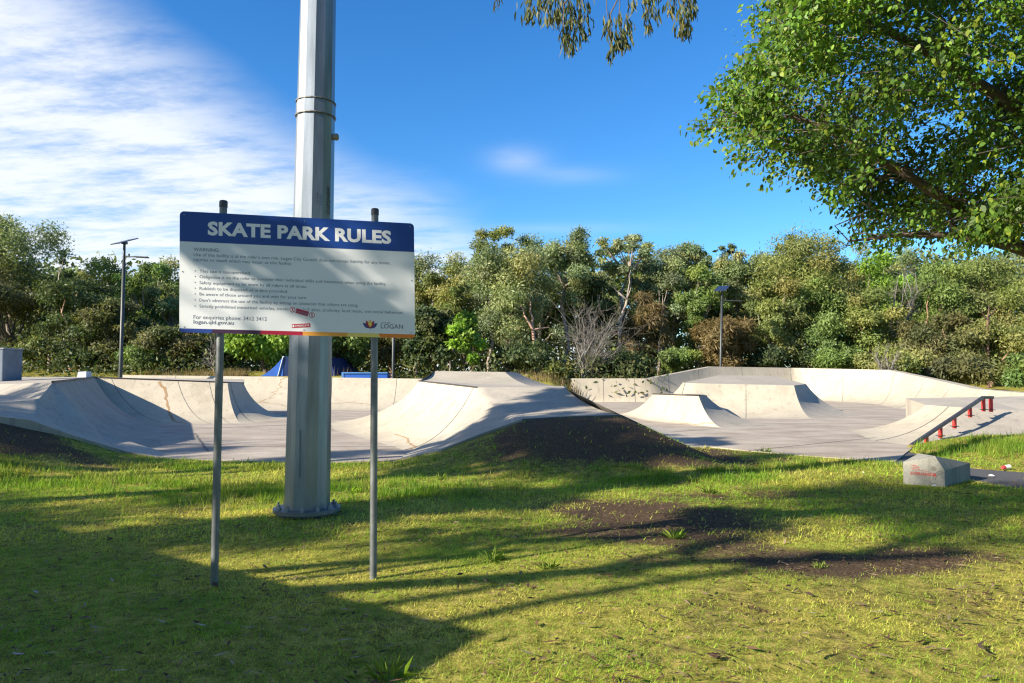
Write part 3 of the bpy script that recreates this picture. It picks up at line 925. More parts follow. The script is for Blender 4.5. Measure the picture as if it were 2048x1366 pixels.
# scribbled tag on two facets of the shaft: a run of short strokes
q = M()
for k in range(14):
    z_ = W(660, 380 + k * 4.0, base.y).z
    ang = R(62)
    r_ = mast_r(z_) * .992
    p = mast_p(z_) + Vector((math.sin(ang) * r_, -math.cos(ang) * r_, 0))
    rt = Matrix.Rotation(ang, 3, 'Z') @ Matrix.Rotation(random.uniform(-.7, .7), 3, 'Y')
    q.box(p, (random.uniform(.03, .07), .006, .006), rt)
q.build('marker_scribble', plain('scribble_ink', (.06, .06, .065), .6), mast)
q = M()
for k in range(6):
    z_ = W(646, 395 + k * 3.6, base.y).z
    ang = R(25); r_ = mast_r(z_) * .99
    q.box(mast_p(z_) + Vector((math.sin(ang) * r_, -math.cos(ang) * r_, 0)), (random.uniform(.008, .02), .006, .012), Matrix.Rotation(ang, 3, 'Z') @ Matrix.Rotation(random.uniform(-.7, .7), 3, 'Y'))
q.build('marker_scribble', plain('scribble_ink', (.06, .06, .065), .6), mast)

# ------------------------------------------------------------------ the rules sign
Yl, Yr = 5.95, 6.29
sTL, sTR, sBL = W(359.5, 422, Yl), W(828, 447, Yr), W(358.5, 664.5, Yl)
sx = (sTR - sTL); SW = sx.length; sx.normalize()
sz = (sTL - sBL); SH = sz.length; sz.normalize()
sy = sz.cross(sx).normalized()
SM = Matrix((sx, sy, sz)).transposed().to_4x4()
SM.translation = sBL
sign = thing('rules_sign', Vector((-1.75, 6.15, 0)), 'wide skate park rules sign, white with navy heading, on two galvanised posts', 'sign')


def SP_(fx, fy, off=.0):
    return SM @ Vector((fx * SW, -off, (1 - fy) * SH))


def rounded(x0, x1, y0, y1, r, corners=(1, 1, 1, 1), n=7):
    """fractions -> local metres outline; corners tl,tr,br,bl"""
    L_, R_, T_, B_ = x0 * SW, x1 * SW, (1 - y0) * SH, (1 - y1) * SH
    out = []
    for (cx, cy, a0_, on) in ((L_, B_, 180, corners[3]), (R_, B_, 270, corners[2]), (R_, T_, 0, corners[1]), (L_, T_, 90, corners[0])):
        if not on: out.append((cx, cy)); continue
        ox = cx + (r if cx == L_ else -r); oy = cy + (r if cy == B_ else -r)
        for i in range(n):
            a = R(a0_ + 90 * i / (n - 1)); out.append((ox + r * math.cos(a), oy + r * math.sin(a)))
    return out


def plate(name, outline, y_front, y_back, mt, parent):
    q = M()
    f = [SM @ Vector((x_, y_front, z_)) for x_, z_ in outline]; k = [SM @ Vector((x_, y_back, z_)) for x_, z_ in outline]
    q.poly(f); q.poly(k[::-1]); q.grid([f, k], False, True)
    return q.build(name, mt, parent)


BLU, STR = .25, .967
board = plate('panel', rounded(0, 1, 0, 1, .035), 0, .006, MAT['white'], sign)
plate('heading_band', rounded(0, 1, 0, BLU, .035, (1, 1, 0, 0)), -.0006, -.0001, MAT['navy'], sign)
strip = [(0, .13, 's_blue', 0, .01), (.13, .33, 's_plum_shade', .01, .01), (.33, .51, 's_crimson', .01, .0), (.51, .70, 's_amber', 0, .012), (.70, .845, 's_yellow', .012, -.012), (.845, 1, 's_orange', -.012, 0)]  # plum piece has the shadow on it mixed into its print colour
for (xa, xb, mk, sl, sr) in strip:
    T_, B_ = (1 - STR) * SH, 0
    cl, cr = (xa == 0), (xb == 1)
    o = [(xa * SW + (.02 if cl else 0), B_), (xb * SW - (.02 if cr else 0), B_)]
    if cr: o += [(SW - .004, .012), (SW, .03)]
    o += [(xb * SW + sr, T_), (xa * SW + sl, T_)]
    if cl: o += [(0, .03), (.004, .012)]
    plate('colour_stripe', o, -.0006, -.0001, MAT[mk], sign)


def text(body, size, offset=0.0, spacing=1.03):
    cu = bpy.data.curves.new('lettering', 'FONT')
    cu.body = body; cu.size = size; cu.offset = offset; cu.space_character = spacing
    cu.resolution_u = 3
    cu.fill_mode = 'FRONT'
    o = bpy.data.objects.new('lettering', cu)
    col.objects.link(o)
    bpy.context.view_layer.update()
    me = bpy.data.meshes.new_from_object(o.evaluated_get(bpy.context.evaluated_depsgraph_get()))
    bpy.data.objects.remove(o)
    bpy.data.curves.remove(cu)
    V_ = np.empty(len(me.vertices) * 3); me.vertices.foreach_get('co', V_)
    V_ = V_.reshape(-1, 3)
    fs = [tuple(p.vertices) for p in me.polygons]
    bpy.data.meshes.remove(me)
    return V_, fs


def lettering(lines, name, mt, parent, off=.003, mtx=None):
    """lines: (text, x0 fraction, baseline fraction, x1 fraction or None, cap height in metres, boldness)"""
    q = M()
    for (s, x0, yb, x1, cap, bold) in lines:
        V_, fs = text(s, 1.0, bold)
        ref, _ = text('H', 1.0, bold)
        ch = ref[:, 1].max() - ref[:, 1].min()
        k = cap / ch
        wx = V_[:, 0].max() - V_[:, 0].min()
        kx = (x1 - x0) * SW / wx if x1 is not None else k
        i0 = len(q.v)
        xm = V_[:, 0].min()
        for p in V_:
            q.v.append(tuple(SM @ Vector((x0 * SW + (p[0] - xm) * kx, -off, (1 - yb) * SH + p[1] * k))))
        for f in fs: q.f.append(tuple(i0 + j for j in f)); q.sm.append(False)
    return q.build(name, mt, parent)


lettering([('SKATE PARK RULES', .114, .183, .897, .113, .042)], 'heading_lettering', MAT['titlewhite'], sign, .0012)
cp = .0245
rules = [(['WARNING:'], .325, .163, .0275, .008), (["Use of this facility is at the rider's own risk. Logan City Council does not accept liability for any losses,"], .367, .893, cp, .004), (['injuries or death which may occur at this facility.'], .408, .465, cp, .004),
         (['This site is unsupervised.', 1], .502, .292, cp, .004), (['Obligation is on the rider to consider their individual skills and limitations when using the facility.', 1], .549, .874, cp, .004),
         (['Safety equipment to be worn by all riders at all times.', 1], .598, .528, cp, .004), (['Rubbish to be disposed of in bins provided.', 1], .645, .448, cp, .004), (['Be aware of those around you and wait for your turn.', 1], .692, .53, cp, .004),
         (["Don't obstruct the use of the facility by sitting on obstacles that others are using.", 1], .742, .75, cp, .004), (['Strictly prohibited motorised vehicles, smoking, alcohol, glass, profanity, loud music, anti-social behaviour.', 1], .792, .95, cp, .004),
         (['For enquiries phone: 3412 3412'], .886, .359, .031, .006), (['logan.qld.gov.au'], .925, .222, .030, .022)]
for (bits, yb, x1, cap, bold) in rules:
    ls = [(bits[0], .081 if len(bits) > 1 else .057, yb, x1, cap, bold)]
    lettering(ls, 'rule_lettering', MAT['ink'], sign, .0007)
    if len(bits) > 1: lettering([('\u2022', .061, yb, None, cp, .02)], 'bullet', MAT['ink'], sign, .0007)
# council emblem: three layered petal pairs
lettering([('CITY OF', .848, .883, .890, .016, .004), ('LOGAN', .848, .921, .947, .037, .012)], 'emblem_lettering', MAT['ink'], sign, .0007)


def petal(name, pts, mk, off, parent, mirror=True):
    q = M()
    for sgn in ((1, -1) if mirror else (1,)):
        P_ = [SM @ Vector((.801 * SW + sgn * x_, -off, (1 - .925) * SH + z_)) for x_, z_ in pts]
        q.poly(P_ if sgn > 0 else P_[::-1])
    q.build(name, MAT[mk], parent)


emb = plate('council_emblem', [(.801 * SW + x_, (1 - .925) * SH + z_) for x_, z_ in ((-.003, -.006), (.003, -.006), (.003, .02), (-.003, .02))], -.0007, -.0001, MAT['l_indigo'], sign)
petal('indigo_petal', [(0, .0), (.034, .003), (.05, .018), (.062, .046), (.03, .042), (.012, .03)], 'l_indigo', .0007, emb)
petal('red_petal', [(0, .004), (.018, .014), (.032, .036), (.036, .066), (.018, .056), (0, .04)], 'l_red', .0009, emb)
petal('gold_petal', [(0, .008), (.012, .024), (.019, .046), (.012, .056), (0, .074), (-.012, .056), (-.019, .046), (-.012, .024)], 'l_gold', .0011, emb, False)
petal('inner_petal', [(0, .016), (.007, .03), (.009, .044), (0, .056), (-.009, .044), (-.007, .03)], 's_yellow', .0013, emb, False)


def sticker(cx, cy, w, h, tilt, body, txt, tsz, dots, tcol='titlewhite'):
    c, s = math.cos(tilt), math.sin(tilt)

    def L2(x_, z_, off): return SM @ Vector((cx * SW + x_ * c - z_ * s, -off, (1 - cy) * SH + x_ * s + z_ * c))
    q = M(); q.poly([L2(-w / 2, -h / 2, .0011), L2(w / 2, -h / 2, .0011), L2(w / 2, h / 2, .0011), L2(-w / 2, h / 2, .0011)])
    st = q.build('sticker', MAT['titlewhite'] if dots else MAT['sticker_red'], sign)
    if dots:
        q = M(); a, b_ = w * .24, h * .36
        q.poly([L2(-a, -b_, .0015), L2(a, -b_, .0015), L2(a, b_, .0015), L2(-a, b_, .0015)])
        for sg in (-1, 1):
            ring_o = [L2(sg * w * .37 + math.cos(t) * h * .40, math.sin(t) * h * .40, .0015) for t in np.linspace(0, math.tau, 20)]
            ring_i = [L2(sg * w * .37 + math.cos(t) * h * .31, math.sin(t) * h * .31, .0015) for t in np.linspace(0, math.tau, 20)]
            q.grid([ring_o, ring_i], False)
            q.poly([L2(sg * w * .37 - h * .22, h * .17, .0015), L2(sg * w * .37 - h * .17, h * .22, .0015), L2(sg * w * .37 + h * .22, -h * .17, .0015), L2(sg * w * .37 + h * .17, -h * .22, .0015)])
            q.poly([L2(sg * w * .37 - h * .05, -h * .2, .0013), L2(sg * w * .37 + h * .05, -h * .2, .0013), L2(sg * w * .37 + h * .08, h * .2, .0013), L2(sg * w * .37 - h * .08, h * .2, .0013)])
        q.build('red_print', MAT['sticker_red'], st)
    V_, fs = text(txt, 1.0, .02)
    wx = V_[:, 0].max() - V_[:, 0].min(); k = tsz / wx
    mx, mz = (V_[:, 0].max() + V_[:, 0].min()) / 2, (V_[:, 1].max() + V_[:, 1].min()) / 2
    q = M()
    kz = k * 1.0
    for p in V_: q.v.append(tuple(L2((p[0] - mx) * k + (0 if dots else w * .06), (p[1] - mz) * kz, .0019)))
    q.f = fs; q.sm = [False] * len(fs)
    if not dots:
        q.poly([L2(-w * .46, -h * .3, .0019), L2(-w * .37, -h * .3, .0019), L2(-w * .37, h * .3, .0019), L2(-w * .46, h * .3, .0019)])
    q.build('sticker_lettering', MAT['ink'] if dots else MAT['titlewhite'], st)


sticker(.508, .805, .218, .058, R(-14.5), 'Locked', 'Locked', .095, True)
sticker(.503, .918, .148, .033, R(4.5), 'S', 'SYNDICATE', .112, False)
for fx, fy in ((.018, .03), (.52, .03), (.982, .03), (.012, .5), (.988, .5), (.02, .955), (.515, .955), (.982, .955)):
    c_ = SP_(fx, fy, .0)
    q = M(); q.tube([c_, c_ - sy * .003], [.005, .005], 8, False); q.build('screw', MAT['galv'], sign)
# posts with caps and clamps
for (ub, vb, Yb, ut, vt, Yt) in ((428.5, 1166, 6.02, 447, 404, 6.07), (746.5, 1153, 6.21, 750, 420, 6.29)):
    a, b_ = W(ub, vb, Yb), W(ut, vt, Yt)
    a = a + (a - b_).normalized() * .12
    q = M(); q.tube([a, b_], [.0302, .0302], 16); po = q.build('post', MAT['post'], sign)
    q = M(); d = (b_ - a).normalized()
    q.tube([b_ - d * .045, b_ + d * .004, b_ + d * .012], [.0335, .0335, .026], 16); q.build('cap', plain('post_cap', (.06, .06, .06), .5), po)
    for fy in (.2, .82):
        t_ = (SP_(0, fy).z - a.z) / (b_.z - a.z)
        q = M(); q.box(lerp(a, b_, t_) + Vector((0, .022, 0)), (.12, .03, .04)); q.build('bracket', MAT['galv'], po)

# ------------------------------------------------------------------ precast drain headwall on the lawn
hw = thing('drain_headwall', G(1870, 972), 'pale precast concrete drain headwall with red stencil sitting on the lawn', 'headwall')
P1, P2, P3, P4 = G(1807, 969), G(1890, 975), G(1941, 961), Vector((6.75, 12.35, 0))
pk_ = lerp(P1, P2, .78); pk_.z = .455
P1t = Vector((P1.x, P1.y, W(1807, 924, P1.y).z)); P2t = Vector((P2.x, P2.y, .25))
P3t = Vector((P3.x, P3.y, W(1941, 926, P3.y).z)); P4t = Vector((P4.x, P4.y, .36))
q = M()
dn = Vector((0, 0, -.1))
q.poly([P1 + dn, P2 + dn, P2t, pk_, P1t])
q.poly([P4 + dn, P1 + dn, P1t, P4t]); q.poly([P3 + dn, P4 + dn, P4t, P3t])
q.poly([P1t, pk_, P4t]); q.poly([pk_, P2t, P3t, P4t])
q.poly([P2 + dn, P3 + dn, P3t, P2t])
q.build('block', MAT['hwc'], hw, .03)
fd = (P2 - P1); fl = fd.length; fd.normalize(); fnn = Vector((fd.y, -fd.x, 0))
q = M()
cc = P1 + fd * (fl - .005) + Vector((0, 0, .10))
for r_ in (.12, .15):
    ro, ri = [], []
    for i in range(10):
        a = R(95 + 85 * i / 9)
        ro.append(cc + fd * math.cos(a) * r_ + Vector((0, 0, math.sin(a) * r_)) + fnn * .004); ri.append(cc + fd * math.cos(a) * (r_ - .007) + Vector((0, 0, math.sin(a) * (r_ - .007))) + fnn * .004)
    q.grid([ro, ri], False)
q.build('pipe_groove', MAT['joint'], hw)
q = M()


def hl(body, x0, z0, wd_, ht_):
    V_, fs = text(body, 1.0, .012)
    xm, wx, hy = V_[:, 0].min(), V_[:, 0].max() - V_[:, 0].min(), V_[:, 1].max() - V_[:, 1].min()
    i0 = len(q.v)
    for p in V_: q.v.append(tuple(P1 + fd * (x0 + (p[0] - xm) / wx * wd_) + Vector((0, 0, z0 + p[1] / hy * ht_)) + fnn * .004))
    for f in fs: q.f.append(tuple(i0 + j for j in f)); q.sm.append(False)


hl('EVERHARD', .10, .155, .30, .048)
for (x_, z_, w_, h_) in ((.11, .30, .10, .006), (.13, .275, .08, .008), (.10, .255, .12, .006), (.20, .235, .14, .005), (.12, .23, .06, .005)):
    q.poly([P1 + fd * (x_ + a) + Vector((0, 0, z_ + b_ - a * .12)) + fnn * .004 for a, b_ in ((0, 0), (w_, 0), (w_, h_), (0, h_))])
q.poly([P1 + fd * (.415 + .022 * math.cos(t)) + Vector((0, 0, .175 + .026 * math.sin(t))) + fnn * .0013 for t in np.linspace(0, math.tau, 14)[:-1]])
q.build('stencil', plain('stencil_red', (.50, .04, .04), .7, 0, .4, 60), hw)
q = M(); q.poly([P1 + fd * (.40 + .035 * math.cos(t)) + Vector((0, 0, .27 + .035 * math.sin(t))) + fnn * .004 for t in np.linspace(0, math.tau, 16)[:-1]]); q.build('lifting_plug', plain('plug_grey', (.22, .2, .16), .9), hw)

# litter by the path
def cup():
    p = G(2012, 941)
    p.z = float(ground_raw(p.x, p.y)) + .05
    t = thing('paper_cup', p, 'red and white paper cup lying in the grass by the path', 'cup')
    d = Vector((.93, .3, .06)).normalized()
    q = M(); q.tube([p - d * .03, p + d * .08], [.033, .040], 14); q.build('body', plain('cup_white', (.78, .77, .75), .5), t)
    q = M(); q.tube([p - d * .085, p - d * .028], [.028, .0345], 14); q.build('sleeve', plain('cup_red', (.5, .05, .06), .5), t)


cup()
for (u, v, lab) in ((1868, 976, 'crumpled white paper scrap at the foot of the drain headwall'), (1726, 949, 'small white paper scrap on the grass left of the headwall'), (1983, 955, 'thin white paper scrap on the dark path')):
    p = G(u, v); p.z += .02
    q = M()
    rr = [(random.uniform(-.05, .05), random.uniform(-.03, .03), random.uniform(0, .02)) for _ in range(6)]
    rr.sort(key=lambda t: math.atan2(t[1], t[0]))
    q.v = [tuple(p + Vector((0, 0, .035)))] + [tuple(p + Vector(t)) for t in rr]
    q.f = [(0, 1 + i, 1 + (i + 1) % 6) for i in range(6)]; q.sm = [False] * 6
    tag(q.build('paper_scrap', MAT['titlewhite']), lab, 'paper scrap')


# ------------------------------------------------------------------ solar lamps
def solar_lamp(base_, top_, label, arm=1, scale=1.0, faceleft=True):
    t = thing('solar_lamp', base_, label, 'street lamp', 'solar lamps round the park')
    d = (top_ - base_)
    q = M(); q.tube([base_ - Vector((0, 0, .3)), base_, base_ + d * .86, base_ + d * .861, top_], [.085, .085, .075, .06, .055], 12); q.build('pole', MAT['lampdark'], t)
    rot = Matrix.Rotation(R(-30), 3, 'Z') @ Matrix.Rotation(R(22), 3, 'X')
    q = M(); q.box(top_ + Vector((0, 0, .10)), (.68 * scale, 1.0 * scale, .045), rot); sp = q.build('solar_panel', plain('panel_cells', (.03, .035, .06), .25, .2, .2, 8), t, .006)
    q = M(); q.box(top_ + Vector((0, 0, .03)), (.2, .2, .12)); q.build('bracket', MAT['lampdark'], sp)
    az_ = top_ - Vector((0, 0, .62 * scale))
    q = M(); q.tube([az_, az_ + Vector((arm * .55 * scale, -.02, .0))], [.03, .028], 8); ar = q.build('arm', MAT['lampdark'], t)
    q = M()
    c_ = az_ + Vector((arm * .82 * scale, -.03, -.02))
    q.box(c_, (.62 * scale, .22, .06), Matrix.Rotation(R(3 * arm), 3, 'Y')); q.build('lamp_head', MAT['lampdark'], ar, .02)
    q = M(); q.tube([az_ + Vector((arm * .22, 0, .02)), az_ + Vector((arm * .22, 0, .14))], [.035, .045], 8); q.build('sensor', MAT['lampdark'], ar)
    return t


solar_lamp(W(241, 752, 34), W(249, 487, 34), 'tall solar street lamp with square panel left of the sign')
solar_lamp(W(1441, 742, 47.3), W(1444, 580, 47.3), 'solar street lamp standing behind the bowl wall', 1, 1.1)
solar_lamp(W(786, 757, 43), W(789, 540, 43), 'slim lamp pole with its head hidden behind the sign', 1)


# ------------------------------------------------------------------ plants
def leaves(P, D, Nn, L, Wd):
    """rhombic leaves: base P, axis D, normal Nn"""
    D = D / np.linalg.norm(D, axis=1, keepdims=True)
    S_ = np.cross(D, Nn); S_ /= np.linalg.norm(S_, axis=1, keepdims=True) + 1e-9
    L = L[:, None]; Wd = Wd[:, None]
    return np.stack([P, P + D * L * .45 + S_ * Wd * .5, P + D * L, P + D * L * .45 - S_ * Wd * .5], 1)


def rdir(n):
    v = rng.normal(size=(n, 3))
    return v / np.linalg.norm(v, axis=1, keepdims=True)


def crown_leaves(clumps, n_leaf, L, Wd, pal, droop=.5, zsq=.75, cvar=.3, hollow=.45):
    """clumps: (cx,cy,cz,r). Leaves sit through each clump, thicker to its outside."""
    C = np.array(clumps)
    wgt = C[:, 3] ** 2; cnt = np.maximum(8, (n_leaf * wgt / wgt.sum()).astype(int))
    Ps, Ds, Ns, Cs, Ls = [], [], [], [], []
    pal = np.array(pal)
    for (cx, cy, cz, r), k in zip(C, cnt):
        k = int(k)
        d = rdir(k)
        low = d[:, 2] < -.3
        d[low & (rng.random(k) < .55), 2] *= -.5
        rad = r * (hollow + (1.12 - hollow) * rng.random(k) ** .7) * (1 + .25 * (vnoise(d[:, 0] * 3 + cx * 5, d[:, 1] * 3 + cz * 5, 1.0, 120) - .5) * 2)
        # small sprays: group leaves round a few twig tips
        ns = max(3, k // 14)
        sid = rng.integers(0, ns, k)
        sd = rdir(ns); srad = r * (.5 + .55 * rng.random(ns))
        mixk = .6
        p = d * rad[:, None] * (1 - mixk) + (sd[sid] * srad[sid][:, None]) * mixk + rng.normal(0, r * .09, (k, 3))
        p[:, 2] *= zsq
        P_ = p + np.array([cx, cy, cz])
        out = p / (np.linalg.norm(p, axis=1, keepdims=True) + 1e-9)
        D_ = out * .15 + rdir(k) * .9 + np.array([0, 0, -droop])
        Nn = rdir(k) * .75 + out * 1.0 + np.array([0, 0, .25])
        base_c = pal[rng.integers(0, len(pal))]
        base_c = base_c * rng.uniform(.7, 1.22) * np.array([rng.uniform(.9, 1.08), 1, rng.uniform(.8, 1.2)])
        c = base_c * (1 - cvar * .5) + pal[rng.integers(0, len(pal), k)] * (cvar * .5)
        c = c * (.72 + .56 * rng.random((k, 1)))
        Ps.append(P_); Ds.append(D_); Ns.append(Nn); Cs.append(c); Ls.append(L * (.5 + 1.0 * rng.random(k)))
    P_, D_, Nn, c, L_ = (np.concatenate(a) for a in (Ps, Ds, Ns, Cs, Ls))
    return leaves(P_, D_, Nn, L_, L_ * (Wd / L)), c


GUM = [(.105, .125, .055), (.125, .14, .06), (.085, .11, .05), (.15, .15, .06), (.10, .12, .065)]
OLIVE = [(.115, .125, .038), (.135, .138, .042), (.10, .12, .033), (.145, .138, .045), (.10, .118, .035)]
GREEN = [(.085, .125, .034), (.10, .14, .038), (.075, .112, .032), (.112, .145, .038)]
BRIGHT = [(.12, .20, .025), (.15, .24, .03), (.10, .17, .025), (.17, .25, .035)]
DARK = [(.045, .065, .025), (.055, .075, .028), (.04, .058, .024), (.07, .08, .03)]
BROWN = [(.13, .095, .04), (.14, .105, .045), (.115, .09, .038), (.155, .115, .05)]
SHEOAK = [(.075, .08, .03), (.09, .09, .035), (.06, .07, .028), (.11, .10, .04)]
GUM, OLIVE, GREEN, BRIGHT, DARK, BROWN, SHEOAK = ([tuple(x * k for x in c) for c in P_] for P_, k in ((GUM, 2.05), (OLIVE, 1.9), (GREEN, 1.75), (BRIGHT, 1.5), (DARK, 1.6), (BROWN, 1.35), (SHEOAK, 1.6)))  # low DARK and SHEOAK factors paint shade into the left trees' leaves
PALS = dict(gum=GUM, olive=OLIVE, green=GREEN, bright=BRIGHT, dark=DARK, brown=BROWN, sheoak=SHEOAK)


def branchy(q, a, b_, r0_, r1_, wob=.12, n=5, sides=6):
    L_ = (b_ - a).length
    pts = []
    for i in range(n + 1):
        t = i / n
        p = lerp(a, b_, t)
        if 0 < i < n: p = p + Vector((random.uniform(-1, 1), random.uniform(-1, 1), random.uniform(-.5, .5))) * L_ * wob * .5
        pts.append(p)
    q.tube(pts, [lerp(r0_, r1_, i / n) for i in range(n + 1)], sides, True, False)
    return pts


def tree(name, u, vtop, Y_, wpx, vbot, label, cat='tree', group=None, pal='gum', n_leaf=8000, leaf=(.20, .075), n_cl=26, trunk='bark_pale', shape='round', lean=0.0, droop=.5, zsq=.75, gz=None, fill=1.0, rmul=1.0):
    """a plant whose crown spans wpx image widths at distance Y_, from height of vtop down to vbot"""
    wpx = wpx * 1.16
    topz = W(u, vtop - (8 if (shape == 'wisp' or vtop < 460) else (32 if vtop < 600 else 18)), Y_).z
    botz = W(u, vbot, Y_).z
    cx = W(u, vtop, Y_).x
    half = wpx / F * Y_ / 2
    g = float(ground_raw(cx, Y_)) if gz is None else gz
    botz = max(botz, g + .1)
    H = topz - botz
    root = Vector((cx - lean * 2 + random.uniform(-.3, .3), Y_, g))
    t = thing(name, root, label, cat, group)
    cl = []
    dep = half * .85
    for i in range(n_cl):
        for _ in range(40):
            d = rdir(1)[0]
            rr = rng.random() ** .45
            x_, y_, z_ = d[0] * rr, d[1] * rr, d[2] * rr
            if shape == 'round': break
            if shape == 'umbrella' and z_ > -.2: break
            if shape == 'cone' and math.hypot(x_, y_) < .25 + .7 * (1 - (z_ + 1) / 2): break
            if shape == 'wisp' and rr > .35: break
            if shape == 'mound' and z_ > -.55: break
        r = (half * random.uniform(.26, .46) if shape != 'wisp' else half * random.uniform(.18, .32)) * rmul
        r = min(r, H * .42)
        cl.append((cx + x_ * (half - r * .7), Y_ + y_ * dep, (topz + botz) / 2 + z_ * (H / 2 - r * zsq * .55), r))
    v, c = crown_leaves(cl, int(n_leaf * 2.6), leaf[0], leaf[1], PALS[pal], droop, zsq)
    link('crown', np_mesh('crown', v, 4, c), MAT['leaf'], t)
    if trunk:
        q = M()
        tr0 = max(.06, min(.32, half * .06))
        fork = Vector((cx + lean * .5, Y_, lerp(Vector((0, 0, botz)), Vector((0, 0, topz)), .22).z))
        pts = branchy(q, root + Vector((0, 0, -.1)), fork, tr0, tr0 * .75, .10, 5, 8)
        for k, cc in enumerate(sorted(cl, key=lambda a: -a[3])[:40 if shape == 'wisp' else 12]):
            tgt = Vector(cc[:3])
            mid = lerp(fork, tgt, .5) + Vector((0, 0, -.08 * (tgt - fork).length))
            s_ = fork if tgt.z > fork.z else pts[3]
            branchy(q, s_, mid, tr0 * .55, tr0 * .3, .12, 3, 5)
            branchy(q, mid, tgt, tr0 * .3, tr0 * .08, .15, 3, 5)
        q.build('trunk', MAT[trunk], t)
    return t


def dead_tree(name, u, vtop, Y_, wpx, vbot, label, lean=(0, 0), seedv=0, dens=1.0, mt='bark_grey', leafy=None):
    topz, botz = W(u, vtop, Y_).z, W(u, vbot, Y_).z
    cx = W(u, vtop, Y_).x; half = wpx / F * Y_ / 2
    g = float(ground_raw(cx, Y_))
    root = Vector((cx - lean[0], Y_, g))
    t = thing(name, root, label, 'shrub' if topz - g < 4 else 'tree')
    q = M(); tw = M()
    H = topz - g
    q.tube([root + Vector((0, 0, -.1)), root + Vector((0, 0, H * .28))], [.09, .05], 7)
    nl = int(14 * dens)
    for i in range(nl):
        a = i * 2.4 + seedv
        st = root + Vector((0, 0, H * random.uniform(.02, .25)))
        rad = half * random.uniform(.35, .85)
        end = Vector((cx + math.cos(a) * rad + lean[0] * .3, Y_ + math.sin(a) * rad * .8, lerp(Vector((0, 0, botz)), Vector((0, 0, topz)), random.uniform(.25, .92)).z))
        pts = branchy(q, st, end, .055, .018, .14, 5, 5)
        for k in range(int(16 * dens)):
            p = pts[random.randint(1, 5)]
            d = (end - st).normalized() * .6 + Vector((random.gauss(0, .55), random.gauss(0, .5), random.gauss(.15, .5)))
            L_ = random.uniform(.25, .8) * min(1.3, H * .3)
            e = p + d * L_
            e.z = min(e.z, topz); e.z = max(e.z, g + .1)
            pp = branchy(tw, p, e, .011, .006, .2, 3, 3)
            for z in range(3):
                p2 = pp[random.randint(1, 3)]
                e2 = p2 + (d + Vector((random.gauss(0, .7), random.gauss(0, .6), random.gauss(0, .6)))) * L_ * .45
                branchy(tw, p2, e2, .007, .004, .2, 2, 3)
    q.build('branches', MAT[mt], t); tw.build('twigs', MAT[mt], t)
    return t


